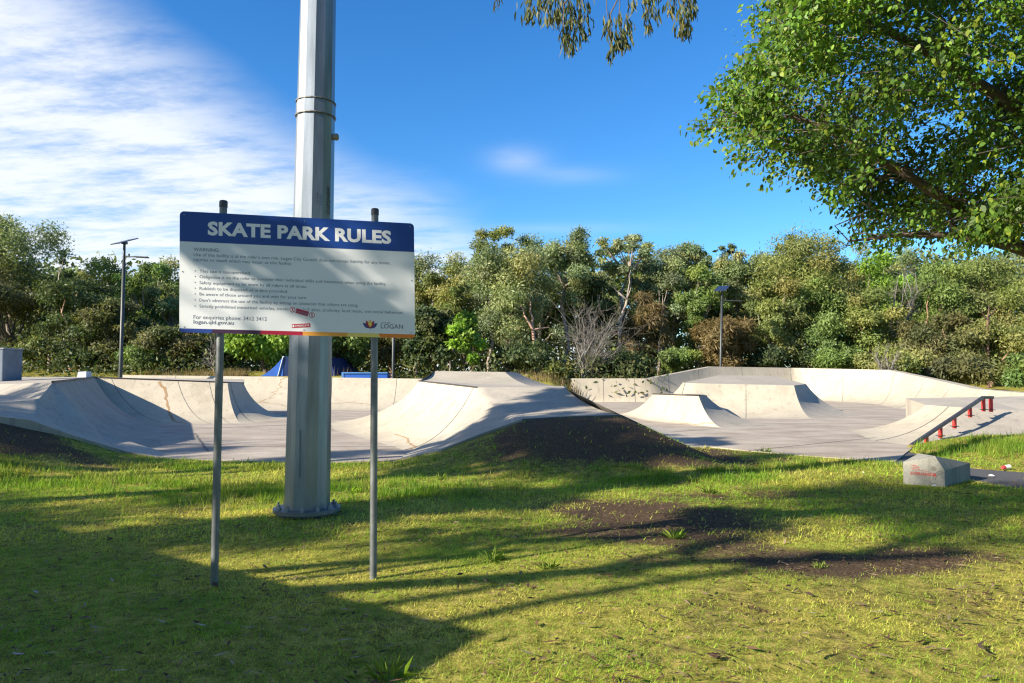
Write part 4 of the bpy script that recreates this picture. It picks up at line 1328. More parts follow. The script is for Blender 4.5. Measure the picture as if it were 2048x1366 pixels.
EU = 'gum_tree'
T = [
    # name, u, vtop, Y, width, vbot, label, kwargs  (front to back within the wood's edge, left to right)
    (EU, 25, 428, 52, 230, 640, 'tall grey green gum at the far left edge reaching above its neighbours', dict(pal='gum', n_leaf=9000, n_cl=30, shape='umbrella')),
    (EU, 110, 500, 55, 130, 660, 'open crowned gum with sparse drooping side branches beside the left edge gum', dict(pal='dark', n_leaf=3200, n_cl=18, shape='wisp')),
    ('wattle_tree', 25, 540, 49, 200, 745, 'dark shaggy tree below the tall gum at the left edge', dict(pal='sheoak', n_leaf=8000, trunk='bark_dark')),
    ('wattle_tree', 150, 548, 48, 190, 748, 'dense dark green tree with layered boughs left of the solar lamp', dict(pal='dark', n_leaf=9500, trunk='bark_pink', zsq=.5)),
    (EU, 205, 530, 56, 130, 700, 'rounded olive brown crown peeping over the dark layered tree', dict(pal='olive', n_leaf=5500)),
    (EU, 292, 515, 54, 130, 690, 'light green gum with a loose top right of the solar lamp', dict(pal='green', n_leaf=5200, shape='wisp', n_cl=26)),
    (EU, 345, 545, 55, 110, 700, 'gum with sky gaps in its crown behind the left end of the sign', dict(pal='gum', n_leaf=4500)),
    ('wattle_tree', 245, 610, 47, 170, 750, 'bushy mid green tree right behind the solar lamp', dict(pal='sheoak', n_leaf=7500, trunk='bark_dark', zsq=.5)),
    ('wattle_tree', 350, 640, 46.5, 140, 752, 'dark olive tree with flat boughs beside the bare grey shrub', dict(pal='sheoak', n_leaf=7000, trunk='bark_dark', zsq=.5)),
    ('shrub', 68, 684, 46, 70, 750, 'small yellowish round shrub under the dark trees by the cabinet', dict(pal='olive', n_leaf=1800, n_cl=10, trunk='bark_dark')),
    ('shrub', 292, 704, 45.5, 105, 758, 'glossy green vine covered shrub at the foot of the solar lamp', dict(pal='green', n_leaf=3500, n_cl=14, trunk=None, shape='mound')),
    ('shrub', 170, 705, 46, 90, 758, 'dark low shrub behind the small pale block', dict(pal='dark', n_leaf=2600, n_cl=12, trunk=None, shape='mound')),
    ('broadleaf_tree', 525, 655, 46, 150, 745, 'bright lime green broadleaf tree under the sign left of the mast', dict(pal='bright', n_leaf=6000, leaf=(.24, .14), trunk='bark_dark')),
    ('broadleaf_tree', 690, 650, 47, 120, 760, 'mid green broadleaf tree under the sign right of the mast', dict(pal='green', n_leaf=5500, leaf=(.24, .14), trunk='bark_dark')),
    ('wattle_tree', 455, 640, 50, 120, 755, 'dark tree behind the left sign post', dict(pal='dark', n_leaf=5000, trunk='bark_dark')),
    ('wattle_tree', 600, 600, 53, 180, 755, 'dark tree hidden mostly behind the sign and mast', dict(pal='dark', n_leaf=7000, trunk='bark_dark')),
    ('wattle_tree', 780, 610, 51, 140, 758, 'dusky grey green tree behind the right sign post', dict(pal='sheoak', n_leaf=6500, trunk='bark_pink')),
    (EU, 868, 522, 58, 110, 660, 'olive gum with a rounded top just right of the sign', dict(pal='olive', n_leaf=6000, trunk='bark_pale')),
    (EU, 905, 550, 56, 90, 680, 'narrow olive gum between the sign side gum and the big grey green gum', dict(pal='olive', n_leaf=4500)),
    ('broadleaf_tree', 870, 625, 46, 110, 760, 'dark glossy broadleaf tree right of the sign near the ground', dict(pal='dark', n_leaf=6500, leaf=(.24, .14), trunk='bark_dark')),
    ('broadleaf_tree', 928, 640, 45, 75, 758, 'bright yellow green broadleaf sapling left of the big grey green gum', dict(pal='bright', n_leaf=3600, leaf=(.24, .14), trunk='bark_dark', n_cl=16)),
    (EU, 985, 472, 58, 100, 590, 'olive gum top showing above the big grey green gum', dict(pal='olive', n_leaf=5000, n_cl=20)),
    (EU, 1020, 505, 50, 200, 705, 'big grey green gum with a full round crown and forked pinkish trunk', dict(pal='gum', n_leaf=12000, n_cl=36, trunk='bark_pink')),
    (EU, 1128, 482, 54, 130, 610, 'grey green gum whose crown stands between the big gum and the tallest gum', dict(pal='gum', n_leaf=7000, n_cl=24)),
    (EU, 1250, 452, 56, 122, 575, 'tallest gum in the middle with an open crown and long bare white trunk', dict(pal='gum', n_leaf=4200, n_cl=30, zsq=.7, rmul=.85, shape='wisp', lean=.6)),
    (EU, 1180, 560, 55, 110, 690, 'shadowed gum below the gap left of the tallest gum', dict(pal='dark', n_leaf=5200, trunk='bark_pale')),
    (EU, 1325, 520, 57, 120, 650, 'grey green gum with slim white twin trunks right of the tallest gum', dict(pal='gum', n_leaf=6500)),
    (EU, 1398, 494, 61, 80, 600, 'rounded gum top on the skyline left of the wispy gum', dict(pal='gum', n_leaf=3600, n_cl=16)),
    (EU, 1466, 490, 62, 70, 570, 'wispy thin gum with see-through crown on the skyline', dict(pal='dark', n_leaf=1100, n_cl=14, shape='wisp')),
    (EU, 1400, 545, 54, 100, 690, 'mid green dense tree left of the lamp by the bowl wall', dict(pal='green', n_leaf=6500)),
    (EU, 1475, 530, 56, 110, 660, 'pale gum with thin white stems right behind the lamp by the bowl wall', dict(pal='gum', n_leaf=6000)),
    ('sheoak_tree', 1285, 600, 53, 110, 745, 'rusty brown she-oak between the dead grey tree and the lamp', dict(pal='brown', n_leaf=6500, leaf=(.34, .05), droop=.9, trunk='bark_dark')),
    ('sheoak_tree', 1445, 640, 51.5, 130, 748, 'orange brown bushy she-oak behind the lamp at the bowl wall', dict(pal='brown', n_leaf=9000, leaf=(.32, .06), droop=.2, trunk='bark_dark')),
    ('shrub', 1352, 700, 50.5, 90, 755, 'deep green shrub at the raised corner of the bowl wall', dict(pal='green', n_leaf=3200, n_cl=12, trunk=None, shape='mound')),
    ('shrub', 1060, 700, 46, 130, 765, 'dark green scrub behind the central hip ramp', dict(pal='dark', n_leaf=4500, n_cl=16, trunk=None, shape='mound')),
    ('shrub', 1230, 712, 47, 150, 765, 'dark scrub under the dead grey tree', dict(pal='dark', n_leaf=4500, n_cl=16, trunk=None, shape='mound')),
    ('shrub', 1110, 735, 44.5, 70, 768, 'yellow green low bush in the gap between hip ramp and bowl wall', dict(pal='olive', n_leaf=1600, n_cl=8, trunk=None, shape='mound')),
    ('wattle_tree', 1620, 492, 55, 240, 660, 'broad olive brown tree forming the highest hump right of the blue sky', dict(pal='olive', n_leaf=13000, n_cl=38, trunk='bark_pale')),
    (EU, 1575, 474, 63, 80, 540, 'tiny wispy crown poking above the broad olive hump', dict(pal='dark', n_leaf=1200, n_cl=14, shape='wisp')),
    ('wattle_tree', 1545, 580, 52, 130, 740, 'olive tree with yellow green patches right of the orange brown she-oak', dict(pal='olive', n_leaf=7500, trunk='bark_pale')),
    ('wattle_tree', 1640, 570, 52, 150, 740, 'fresh green tree below the broad olive hump', dict(pal='green', n_leaf=8500, trunk='bark_pink')),
    ('wattle_tree', 1745, 520, 55, 150, 700, 'yellow green tree directly below the tip of the overhanging boughs', dict(pal='bright', n_leaf=6500, trunk='bark_pale', rmul=.8)),
    ('wattle_tree', 1735, 590, 51, 160, 750, 'olive green tree with a crooked pale limb above the bowl wall', dict(pal='olive', n_leaf=9000, trunk='bark_pink')),
    ('wattle_tree', 1850, 540, 54, 170, 720, 'deep green tree under the darkest part of the overhanging boughs', dict(pal='green', n_leaf=9000, trunk='bark_pink')),
    ('wattle_tree', 1880, 640, 47, 150, 775, 'dark olive tree near the falling end of the bowl wall', dict(pal='sheoak', n_leaf=7500, trunk='bark_pink')),
    ('wattle_tree', 1970, 520, 54, 190, 700, 'olive gold tree at the right edge below the thick bough', dict(pal='olive', n_leaf=9500, trunk='bark_pink')),
    ('wattle_tree', 1985, 625, 46, 150, 780, 'mid green tree with a red brown forked trunk at the right edge', dict(pal='olive', n_leaf=8000, trunk='bark_pink')),
    ('wattle_tree', 2110, 560, 48, 190, 780, 'olive tree cut by the right edge of the photo', dict(pal='olive', n_leaf=6500, trunk='bark_pink')),
    (EU, 835, 515, 60, 150, 720, 'grey green gum behind the right end of the sign', dict(pal='gum', n_leaf=6500)),
    (EU, 945, 505, 61, 150, 720, 'gum crown filling the skyline left of the big grey green gum', dict(pal='gum', n_leaf=6500)),
    (EU, 1080, 492, 60, 160, 720, 'grey green gum crown right of the big round gum', dict(pal='gum', n_leaf=7000)),
    (EU, 1175, 508, 62, 140, 720, 'shaded gum crown behind the gap left of the tallest gum', dict(pal='gum', n_leaf=6500)),
    (EU, 1345, 512, 62, 160, 720, 'gum crown filling the skyline right of the tallest gum', dict(pal='gum', n_leaf=7000)),
    (EU, 1440, 535, 63, 140, 720, 'olive gum crown under the wispy thin gum', dict(pal='olive', n_leaf=6500)),
    (EU, 1530, 520, 61, 150, 720, 'gum crown joining the wispy gum and the broad olive hump', dict(pal='gum', n_leaf=6500)),
    (EU, 1700, 505, 62, 170, 720, 'olive gum crown behind the broad olive hump', dict(pal='olive', n_leaf=7000)),
    (EU, 1810, 520, 62, 160, 720, 'gum crown behind the leafless grey twigs', dict(pal='gum', n_leaf=6500)),
    (EU, 1915, 515, 62, 160, 720, 'olive gum crown between the deep green tree and the right edge tree', dict(pal='olive', n_leaf=6500)),
    (EU, 2050, 505, 62, 170, 720, 'gum crown in the corner under the thick bough', dict(pal='gum', n_leaf=6500)),
    (EU, 170, 560, 60, 150, 730, 'gum crown filling the dip between the left edge gum and the lamp', dict(pal='dark', n_leaf=6000)),
    ('shrub', 1560, 690, 51.5, 120, 752, 'dark green shrub behind the flat top of the bowl wall', dict(pal='dark', n_leaf=4000, n_cl=14, trunk=None, shape='mound')),
    ('shrub', 1670, 695, 50, 130, 755, 'leafy green shrub behind the middle of the bowl wall', dict(pal='green', n_leaf=4200, n_cl=14, trunk=None, shape='mound')),
    ('shrub', 1790, 690, 46, 140, 770, 'olive shrub above the sloping end of the bowl wall', dict(pal='olive', n_leaf=4500, n_cl=14, trunk=None, shape='mound')),
    ('shrub', 1930, 715, 41, 130, 785, 'brownish feathery shrub beside the low end of the bowl wall', dict(pal='sheoak', n_leaf=4500, n_cl=14, trunk=None, shape='mound')),
    ('shrub', 2038, 715, 38, 90, 788, 'deep green shrub at the right edge beside the low wall end', dict(pal='green', n_leaf=3500, n_cl=12, trunk=None, shape='mound')),
]
for (nm, u, vt, Y_, w, vb, lab, kw) in T:
    tree(nm, u, vt, Y_, w, vb, lab, 'shrub' if nm == 'shrub' else 'tree', 'shrubs along the wood edge' if nm == 'shrub' else 'trees along the wood edge', **kw)
dead_tree('dead_tree', 1185, 618, 45.5, 120, 742, 'dead grey tree of fine bare twigs leaning right in the middle', (.6, 0), 0, 1.3)
dead_tree('bare_shrub', 430, 662, 45, 48, 755, 'bare grey twiggy shrub beside the left sign post', (0, 0), 1.0, .8)
dead_tree('bare_tree', 1805, 540, 50, 80, 640, 'leafless grey twig crown among the green trees at right', (0, 0), 2.0, .8)
dead_tree('dry_shrub', 1770, 690, 44.5, 60, 770, 'pale dry twig shrub in front of the olive shrub at right', (0, 0), 3.0, .7)

# pale bare trunks that show between the crowns
def bare_trunk(u0, v0, u1, v1, Y_, r, label, forks, mt='bark_pale'):
    a, b_ = W(u0, v0, Y_), W(u1, v1, Y_)
    g = float(ground_raw(a.x, Y_))
    t = thing('bare_gum_tree', Vector((a.x, Y_, g)), label, 'tree', 'bare gum stems in the wood')
    q = M()
    branchy(q, Vector((a.x, Y_, g - .1)), a, r * 1.1, r, .03, 3, 8); branchy(q, a, b_, r, r * .6, .05, 4, 8)
    for (fu, fv) in forks: branchy(q, b_, W(fu, fv, Y_ + random.uniform(-.5, .5)), r * .55, r * .2, .08, 5, 6)
    q.build('trunk', MAT[mt], t)
    return t


bare_trunk(1240, 640, 1254, 600, 52.2, .13, 'forked cream gum stem below the tallest gum', [(1236, 585), (1262, 575), (1262, 540), (1228, 575)])
bare_trunk(1318, 700, 1322, 640, 52.4, .10, 'pair of slim straight cream stems right of the dead grey tree', [(1318, 580), (1334, 580), (1326, 590)])
bare_trunk(1068, 760, 1066, 660, 47.8, .17, 'pinkish trunk rising under the big round gum', [(1040, 610), (1098, 655), (1060, 600)], 'bark_pink')
bare_trunk(1975, 700, 1976, 640, 45.2, .09, 'red brown forked stem in the dark gap at the right edge', [(1960, 620), (1990, 615), (1978, 610)], 'bark_red')

# the wood behind, one mass
n = 130000
x = rng.uniform(-75, 75, n); y = rng.uniform(60, 76, n)
ht = np.interp(x, [-75, -40, -25, -17, -8, 0, 10, 20, 30, 75], [13, 12.0, 10.2, 9.0, 9.0, 10.6, 12.0, 11.5, 12.5, 14]) + 2.2 * (fbm(x, y, 5, 130) - .5) * 2
zz = rng.random(n) ** .85 * ht * .86
P = np.stack([x, y, 1.0 + zz], 1)
pal = np.array(GUM + OLIVE + DARK + GREEN)
L = .5 * (.6 + .8 * rng.random(n))
v = leaves(P, rdir(n) + np.array([0, 0, -.3]), rdir(n) + np.array([0, 0, .5]), L, L * .55)
me = np_mesh('woodland', v, 4, pal[rng.integers(0, len(pal), n)] * .85)
tag(link('woodland', me, MAT['leaf']), 'dense woodland filling the gaps behind the front row of trees', 'woods', kind='stuff')
# undergrowth at the edge of the wood
n = 34000
x = rng.uniform(-60, 60, n); y = 42.5 + rng.random(n) ** 1.2 * 12
y = np.where(x > 9, np.maximum(y, 51.0 + rng.random(n) * 4), y)
kk = ~((x > -17) & (x < -6.5) & (y < 48)); x, y = x[kk], y[kk]; n = len(x)
zz = rng.random(n) ** 1.4 * np.clip(.5 + 6.5 * (fbm(x, y, 3.2, 140) - .33), .3, 4.2)
P = np.stack([x, y, ground_raw(x, y) + zz], 1)
pal = np.array(DARK + SHEOAK + DARK)
L = .26 * (.6 + .8 * rng.random(n))
v = leaves(P, rdir(n) + np.array([0, 0, .2]), rdir(n) + np.array([0, 0, .5]), L, L * .45)
me = np_mesh('undergrowth', v, 4, pal[rng.integers(0, len(pal), n)])
tag(link('undergrowth', me, MAT['leaf']), 'dark low undergrowth along the edge of the wood', 'undergrowth', kind='stuff')
# dry seeding grass on the far edge
n = 2500
x = np.concatenate([rng.normal(-16.0, 1.6, n), rng.uniform(-22, 4, 2500)]); y = np.concatenate([rng.uniform(42, 44, n), rng.uniform(42, 44.4, 2500)])
kk = ~((x > -15.6) & (x < -6.8) & (y < 44.2)); x, y = x[kk], y[kk]
P = np.stack([x, y, ground_raw(x, y) - .02], 1); n = len(x)
v, c = blades(P, .35 + .35 * rng.random(n), np.full(n, .03), np.abs(rng.normal(.25, .15, n)), np.array([.26, .19, .10]) * (.6 + .7 * rng.random((n, 1))))
tag(link('dry_grass', np_mesh('dry_grass', v, 3, c), MAT['grass']), 'dry seeding grass along the far edge of the park', 'grass', kind='stuff')

# ------------------------------------------------------------------ the broadleaf tree that reaches in from the right
BIG = thing('broadleaf_tree', (9.6, 10.6, 0), 'large glossy broadleaf tree reaching in from the upper right corner', 'tree')
sil = np.array([(1505, -40), (1490, 30), (1475, 85), (1430, 165), (1400, 235), (1445, 255), (1470, 305), (1530, 330), (1595, 355), (1625, 400), (1662, 440), (1672, 480), (1740, 492), (1800, 515), (1870, 482), (1960, 500), (2060, 490), (2700, 520), (2900, -900), (1500, -900)], float)


def project(P):
    rel = P - np.array([0, 0, CAMH])
    f = rel[:, 1] * CP + rel[:, 2] * SP
    up = -rel[:, 1] * SP + rel[:, 2] * CP
    return 1024 + F * rel[:, 0] / f, 683 - F * up / f


ns = 56000
C = np.stack([rng.uniform(2, 14.5, ns), rng.uniform(7.6, 14.0, ns), rng.uniform(3.0, 11.5, ns)], 1)
e = ((C[:, 0] - 8.6) / 6.3) ** 2 + ((C[:, 1] - 10.8) / 3.4) ** 2 + ((C[:, 2] - 6.6) / 4.6) ** 2
pu, pv = project(C)
ins = sdf(pu, pv, sil)
den = vnoise(C[:, 0] + C[:, 1] * .5, C[:, 2] * 1.35 - C[:, 0] * .35 + C[:, 1] * .6, .95, 150) * .7 + .3 * vnoise(C[:, 0] - C[:, 1] * .4, C[:, 2] * 1.3, .4, 151)
keep = (e < 1.05) & (ins > 6 + 48 * vnoise(C[:, 1] * 1.2 + C[:, 0], C[:, 2] * 1.6, .55, 160)) & ((den > .545) | (rng.random(ns) < .035)) & (rng.random(ns) < .35 + .65 * smooth(.15, .8, e))
C = C[keep][:8000]
tip = np.array([list(W(u_, v_, 9.7 + .5 * random.random())) for u_, v_ in ((1402, 240), (1415, 238), (1428, 246), (1440, 250), (1420, 256), (1408, 252), (1455, 243), (1470, 246), (1432, 182), (1445, 175), (1462, 185), (1450, 190), (1478, 310), (1490, 322), (1505, 318), (1540, 345), (1560, 350))])
C = np.concatenate([C, tip])
hub = np.array([9.4, 10.6, 4.2])
k = 25
nspray = len(C)
outd = C - hub; outd /= np.linalg.norm(outd, axis=1, keepdims=True)
outd = outd + np.array([0, 0, -.25]) + rng.normal(0, .3, (nspray, 3)); outd /= np.linalg.norm(outd, axis=1, keepdims=True)
sl = .42 + .25 * rng.random(nspray)
tt = rng.random((nspray, k))
P = C[:, None, :] + outd[:, None, :] * ((tt - .5) * sl[:, None])[:, :, None] + rng.normal(0, .075, (nspray, k, 3)) - np.array([0, 0, 1]) * (tt ** 2 * .12)[:, :, None]
P = P.reshape(-1, 3); n = len(P)
D = np.repeat(outd, k, 0) * .4 + rdir(n) * .75 + np.array([0, 0, -.75])
Nn = rdir(n) * .9 + np.array([-.45, -.3, .5])
L = .080 * (.42 + 1.0 * rng.random(n))
Dn = D / np.linalg.norm(D, axis=1, keepdims=True)
S_ = np.cross(Dn, Nn); S_ /= np.linalg.norm(S_, axis=1, keepdims=True)
U_ = np.cross(S_, Dn)
Lc, wc = L[:, None], (L * .62)[:, None]
v = np.stack([P, P + Dn * Lc * .25 + S_ * wc * .42 + U_ * Lc * .05, P + Dn * Lc * .6 + S_ * wc * .40 + U_ * Lc * .03, P + Dn * Lc, P + Dn * Lc * .6 - S_ * wc * .40 + U_ * Lc * .03, P + Dn * Lc * .25 - S_ * wc * .42 + U_ * Lc * .05], 1)
pal = np.array([(.08, .16, .022), (.105, .19, .026), (.14, .23, .03), (.07, .14, .024)])
c = pal[rng.integers(0, 4, n)] * (.75 + .5 * rng.random((n, 1)))
c *= np.repeat(.6 + 1.0 * vnoise(C[:, 0] * 1.1, C[:, 2] * 1.1 + C[:, 1], .8, 170), k)[:, None]  # clump tone imitates sunlit and shaded clumps through leaf colour
yl = rng.random(n) < .12
c[yl] = np.array([.24, .30, .035]) * (.7 + .5 * rng.random((yl.sum(), 1)))
link('crown', np_mesh('crown', v, 6, c), MAT['gloss_leaf'], BIG)
q = M()
tr = [Vector((9.9, 10.7, -.2)), Vector((9.7, 10.6, 1.5)), Vector((9.4, 10.6, 2.8)), Vector((9.0, 10.5, 3.9))]
q.tube(tr, [.42, .34, .30, .26], 12, True, False)
q.build('trunk', MAT['bark_brown'], BIG)
limbs = [
    [tr[2], W(2120, 520, 11.7), W(2030, 490, 11.5), W(1960, 440, 11.3), W(1880, 400, 11.1), W(1800, 350, 11.0), W(1730, 300, 10.9), W(1660, 260, 10.9), W(1580, 235, 10.9), W(1470, 225, 10.9)],
    [tr[2], W(2140, 545, 12.1), W(2048, 500, 11.0), W(1980, 480, 11.0), W(1900, 470, 11.0), W(1800, 475, 11.0), W(1700, 480, 11.0)],
    [tr[3], W(2150, 300, 11.5), W(1990, 200, 11.1), W(1880, 120, 10.9), W(1740, 60, 10.8), W(1620, 40, 10.8), W(1540, 20, 10.8)],
    [tr[3], W(2200, 200, 12.1), W(2080, 20, 11.2), W(1950, -150, 11.3), W(1850, -300, 11.3)],
    [tr[3], Vector((9.6, 10.8, 6)), Vector((10.1, 11.2, 8)), Vector((10.2, 11.5, 10))],
    [tr[3], Vector((10.6, 10.9, 5.5)), Vector((12.2, 11.2, 7)), Vector((13.6, 11.5, 7.6))],
    [tr[2], Vector((10.8, 9.8, 4.5)), Vector((12.2, 9.2, 5.8))],
]
for pts in limbs:
    q = M()
    rr = [.13 * (1 - .88 * i / (len(pts) - 1)) for i in range(len(pts))]
    pts = [p + Vector((random.uniform(-.06, .06), random.uniform(-.1, .1), random.uniform(-.06, .06))) for p in pts]
    q.tube(pts, rr, 9, True, False)
    for i in range(2, len(pts)):
        for s_ in range(5):
            tgt = Vector(C[random.randrange(len(C))])
            p = pts[i]
            cand = C[np.argsort(np.linalg.norm(C - np.array(p), axis=1))[:90]]
            tgt = Vector(cand[random.randrange(len(cand))])
            branchy(q, p, tgt, max(.010, rr[i] * .3), .004, .3, 6, 5)
    q.build('limb', MAT['bark_brown'], BIG)
q = M()
for i in range(0, nspray, 1):
    c0 = Vector(C[i]); d = Vector(outd[i])
    q.tube([c0 - d * .35, c0 + d * sl[i] * .4], [.006, .002], 3, False, False)
q.build('twigs', MAT['bark_brown'], BIG)

# ------------------------------------------------------------------ the gum overhead whose leaf sprays hang into the top of the picture
OG = thing('gum_tree', (4.6, -4.2, 0), 'tall gum standing behind the viewer with leaf sprays hanging in at the top', 'tree')
q = M()
lt = [Vector((4.6, -4.2, -.2)), Vector((4.4, -3.9, 2.5)), Vector((4.1, -3.2, 5)), Vector((3.7, -1.8, 6.8)), Vector((3.2, .6, 7.6)), Vector((2.6, 3.2, 7.7)), Vector((2.0, 5.6, 7.3)), Vector((1.5, 7.4, 6.9)), Vector((1.1, 8.6, 6.6))]
q.tube(lt, [.30, .26, .22, .16, .12, .085, .06, .04, .02], 10, True, False)
q.build('trunk', MAT['bark_pale'], OG)
sprays = [(995, -30, 35, 8, 14), (1060, -20, 55, 20, 60), (1095, -20, 60, 30, 60), (1140, -10, 120, 22, 150), (1165, -40, 95, 18, 80), (1115, -40, 60, 26, 60), (1128, 55, 105, 8, 16), (1215, 20, 95, 10, 26), (1240, 20, 118, 16, 70), (1255, 25, 110, 12, 45), (1222, 75, 135, 9, 24), (1296, -30, 78, 18, 80), (1310, -40, 55, 14, 40), (1340, -40, 45, 14, 30), (1368, -30, 92, 18, 120), (1385, -40, 45, 12, 40), (1265, -10, 35, 6, 12)]
Vv, Cc = [], []
tw = M()
gp = np.array([(.085, .11, .045), (.11, .13, .05), (.07, .09, .045), (.16, .17, .06), (.19, .17, .06)])
for (u, v0, v1, half, n) in sprays:
    Yd = 7.6 + random.uniform(-.35, .35)
    top_, bot_ = W(u, v0, Yd), W(u, v1, Yd)
    Hs = top_.z - bot_.z; hw_ = half / F * Yd
    an = lt[6 if u > 1250 else 7]
    pts = branchy(tw, lerp(an, lt[7], random.random()), top_ + Vector((0, 0, .25)), .014, .007, .12, 5, 5)
    branchy(tw, top_ + Vector((0, 0, .25)), lerp(top_, bot_, .6), .006, .002, .06, 4, 4)
    t = rng.random(n) ** .9
    wprof = np.sin(np.pi * np.clip(.12 + t * .78, 0, 1)) ** .6
    p = np.stack([top_.x + rng.normal(0, .5, n) * hw_ * wprof, Yd + rng.normal(0, .5, n) * hw_ * wprof, top_.z - t * max(.01, Hs - .13)], 1)
    L = .13 * (.7 + .5 * rng.random(n)); w = .0095 * (.8 + .5 * rng.random(n))
    ax = np.stack([rng.normal(0, .22, n), rng.normal(0, .22, n), -np.ones(n)], 1); ax /= np.linalg.norm(ax, axis=1, keepdims=True)
    th = rng.random(n) * 6.283
    sd = np.stack([np.cos(th), np.sin(th), 0 * th], 1)
    cv = np.stack([np.cos(th + 1.2), np.sin(th + 1.2), 0 * th], 1) * (L * rng.normal(0, .16, n))[:, None]
    Lc, wc = L[:, None], w[:, None]
    a, b_, c_, d = p, p + ax * Lc * .33 + cv * .7, p + ax * Lc * .68 + cv * .9, p + ax * Lc
    Vv.append(np.stack([a, b_ + sd * wc, c_ + sd * wc * .8, d, c_ - sd * wc * .8, b_ - sd * wc], 1))
    Cc.append(gp[rng.integers(0, 5, n)] * (.7 + .6 * rng.random((n, 1))))
# the rest of its crown, above and behind the viewer, enlarged to block skylight
cl = [(random.uniform(-2.5, 10), random.uniform(-9, -1.5), random.uniform(7.5, 12), random.uniform(1.2, 2.0)) for _ in range(30)]
link('hanging_sprays', np_mesh('hanging_sprays', np.concatenate(Vv), 6, np.concatenate(Cc)), MAT['leaf'], OG)
tw.build('spray_twigs', MAT['bark_brown'], OG); tw = M()
cl += [(random.uniform(-8, 7), random.uniform(-11, -3.5), random.uniform(10.5, 14.5), random.uniform(1.5, 2.4)) for _ in range(46)]  # extra high clumps put in overhead to darken the shaded grass
for (cx_, cy_, cz_, r_) in cl: branchy(tw, lt[3], Vector((cx_, cy_, cz_)), .07, .02, .12, 4, 5)
v, c = crown_leaves(cl, 30000, .40, .17, GUM, .9)
link('crown', np_mesh('crown', v, 4, c), MAT['leaf'], OG)
tw.build('branches', MAT['bark_brown'], OG)

# ------------------------------------------------------------------ what stands out of frame to the left and throws the long shadows
K = 1 / math.tan(EL)


def cast_from(x_, y_, h):
    return Vector((x_ - math.cos(AZ) * h * K, y_ - math.sin(AZ) * h * K, h))


def shade_tree(tx, ty, h, rx, n_cl, n_leaf, label, rcl=(.7, 1.3), rz=1.6, elong=1.0, tz=0.0, tr=.26):
    """a gum whose crown centre at height h shades the lawn round (tx, ty)"""
    c = cast_from(tx, ty, h - tz); c.z = h
    root = Vector((c.x + .4, c.y + .3, 0))
    t = thing('gum_tree', root, label, 'tree', 'gum trees beside the lawn')
    cl = []
    perp = Vector((-math.sin(AZ), math.cos(AZ), 0)); al = Vector((math.cos(AZ), math.sin(AZ), 0))
    for i in range(n_cl):
        a = random.uniform(0, math.tau); r = math.sqrt(random.random())
        p = Vector((c.x, c.y, c.z + random.uniform(-rz, rz))) + perp * (math.cos(a) * r * rx) + al * (math.sin(a) * r * rx * elong)
        cl.append((p.x, p.y, p.z, random.uniform(*rcl)))
    v, cc = crown_leaves(cl, n_leaf, .26, .08, GUM, .8)
    link('crown', np_mesh('crown', v, 4, cc), MAT['leaf'], t)
    q = M()
    fork = Vector((c.x + .2, c.y, h - rz - 1.5))
    branchy(q, root, fork, tr, tr * .75, .06, 5, 8)
    for k_ in cl:
        mid = lerp(fork, Vector(k_[:3]), .5) + Vector((0, 0, -.3))
        branchy(q, fork, mid, tr * .42, tr * .24, .12, 3, 5); branchy(q, mid, Vector(k_[:3]), tr * .24, .02, .12, 3, 5)
    q.build('trunk', MAT['bark_pale'], t)


shade_tree(-4.2, 7.6, 8.0, 2.0, 14, 3900, 'gum left of the lawn shading the grass round the left sign post')
shade_tree(-8.0, 8.4, 9.0, 1.7, 12, 3000, 'gum further left shading the grass at the left edge')
shade_tree(-10.5, 13.6, 9.0, 2.0, 13, 4600, 'gum shading the dirt mound by the left ramp', rz=1.2, tz=.6)
shade_tree(-11.5, 15.6, 10.0, 1.8, 9, 2400, 'gum shading the deck by the left ramp', rz=1.0, tz=1.2)
shade_tree(-2.4, 8.9, 9.5, .75, 6, 2600, 'slender gum shading the foot of the mast', rz=1.0, tz=.7, rcl=(.35, .6), tr=.12)
shade_tree(-2.4, 8.9, 11.5, .8, 5, 1700, 'slender tall gum dappling the middle of the mast', rz=.8, tz=2.2, rcl=(.35, .5), tr=.12)
shade_tree(1.2, 14.0, 10.5, 2.0, 17, 7200, 'gum shading the black soil mound in the middle', rz=.8, tz=.4)
shade_tree(1.3, 16.8, 8.6, 1.5, 16, 5600, 'gum dappling the front of the central hip ramp', rz=.6, tz=1.1, rcl=(.3, .55), tr=.16)
shade_tree(.1, 15.7, 8.4, .9, 9, 3000, 'small crowned gum streaking the corner of the central hip ramp', rz=.5, tz=.8, rcl=(.25, .45), tr=.1)
shade_tree(-3.2, 15.1, 11.0, .6, 6, 1800, 'narrow gum throwing shade along the floor edge', rz=.5, rcl=(.4, .6), elong=3.2)
shade_tree(-.2, 10.2, 9.5, 1.5, 8, 1500, 'loose gum dappling the grass beside the mast', rz=.8, rcl=(.4, .8), tr=.13)
shade_tree(5.6, 9.5, 12.0, 1.4, 9, 1900, 'tall loose gum dappling the lawn at right', rz=.9, tr=.1)
shade_tree(7.8, 9.8, 12.5, 1.7, 9, 1900, 'tall loose gum dappling the lawn near the headwall', rz=.9, tr=.1)
shade_tree(-2.05, 6.1, 5.6, .42, 4, 1000, 'young slender gum throwing a soft shadow across the rules sign', rz=.25, tz=2.6, rcl=(.14, .24), tr=.05)
shade_tree(-9.2, 14.4, 9.5, 1.1, 9, 3800, 'dense gum shading the flank of the left ramp', rz=.8, tz=.7, rcl=(.5, .9))
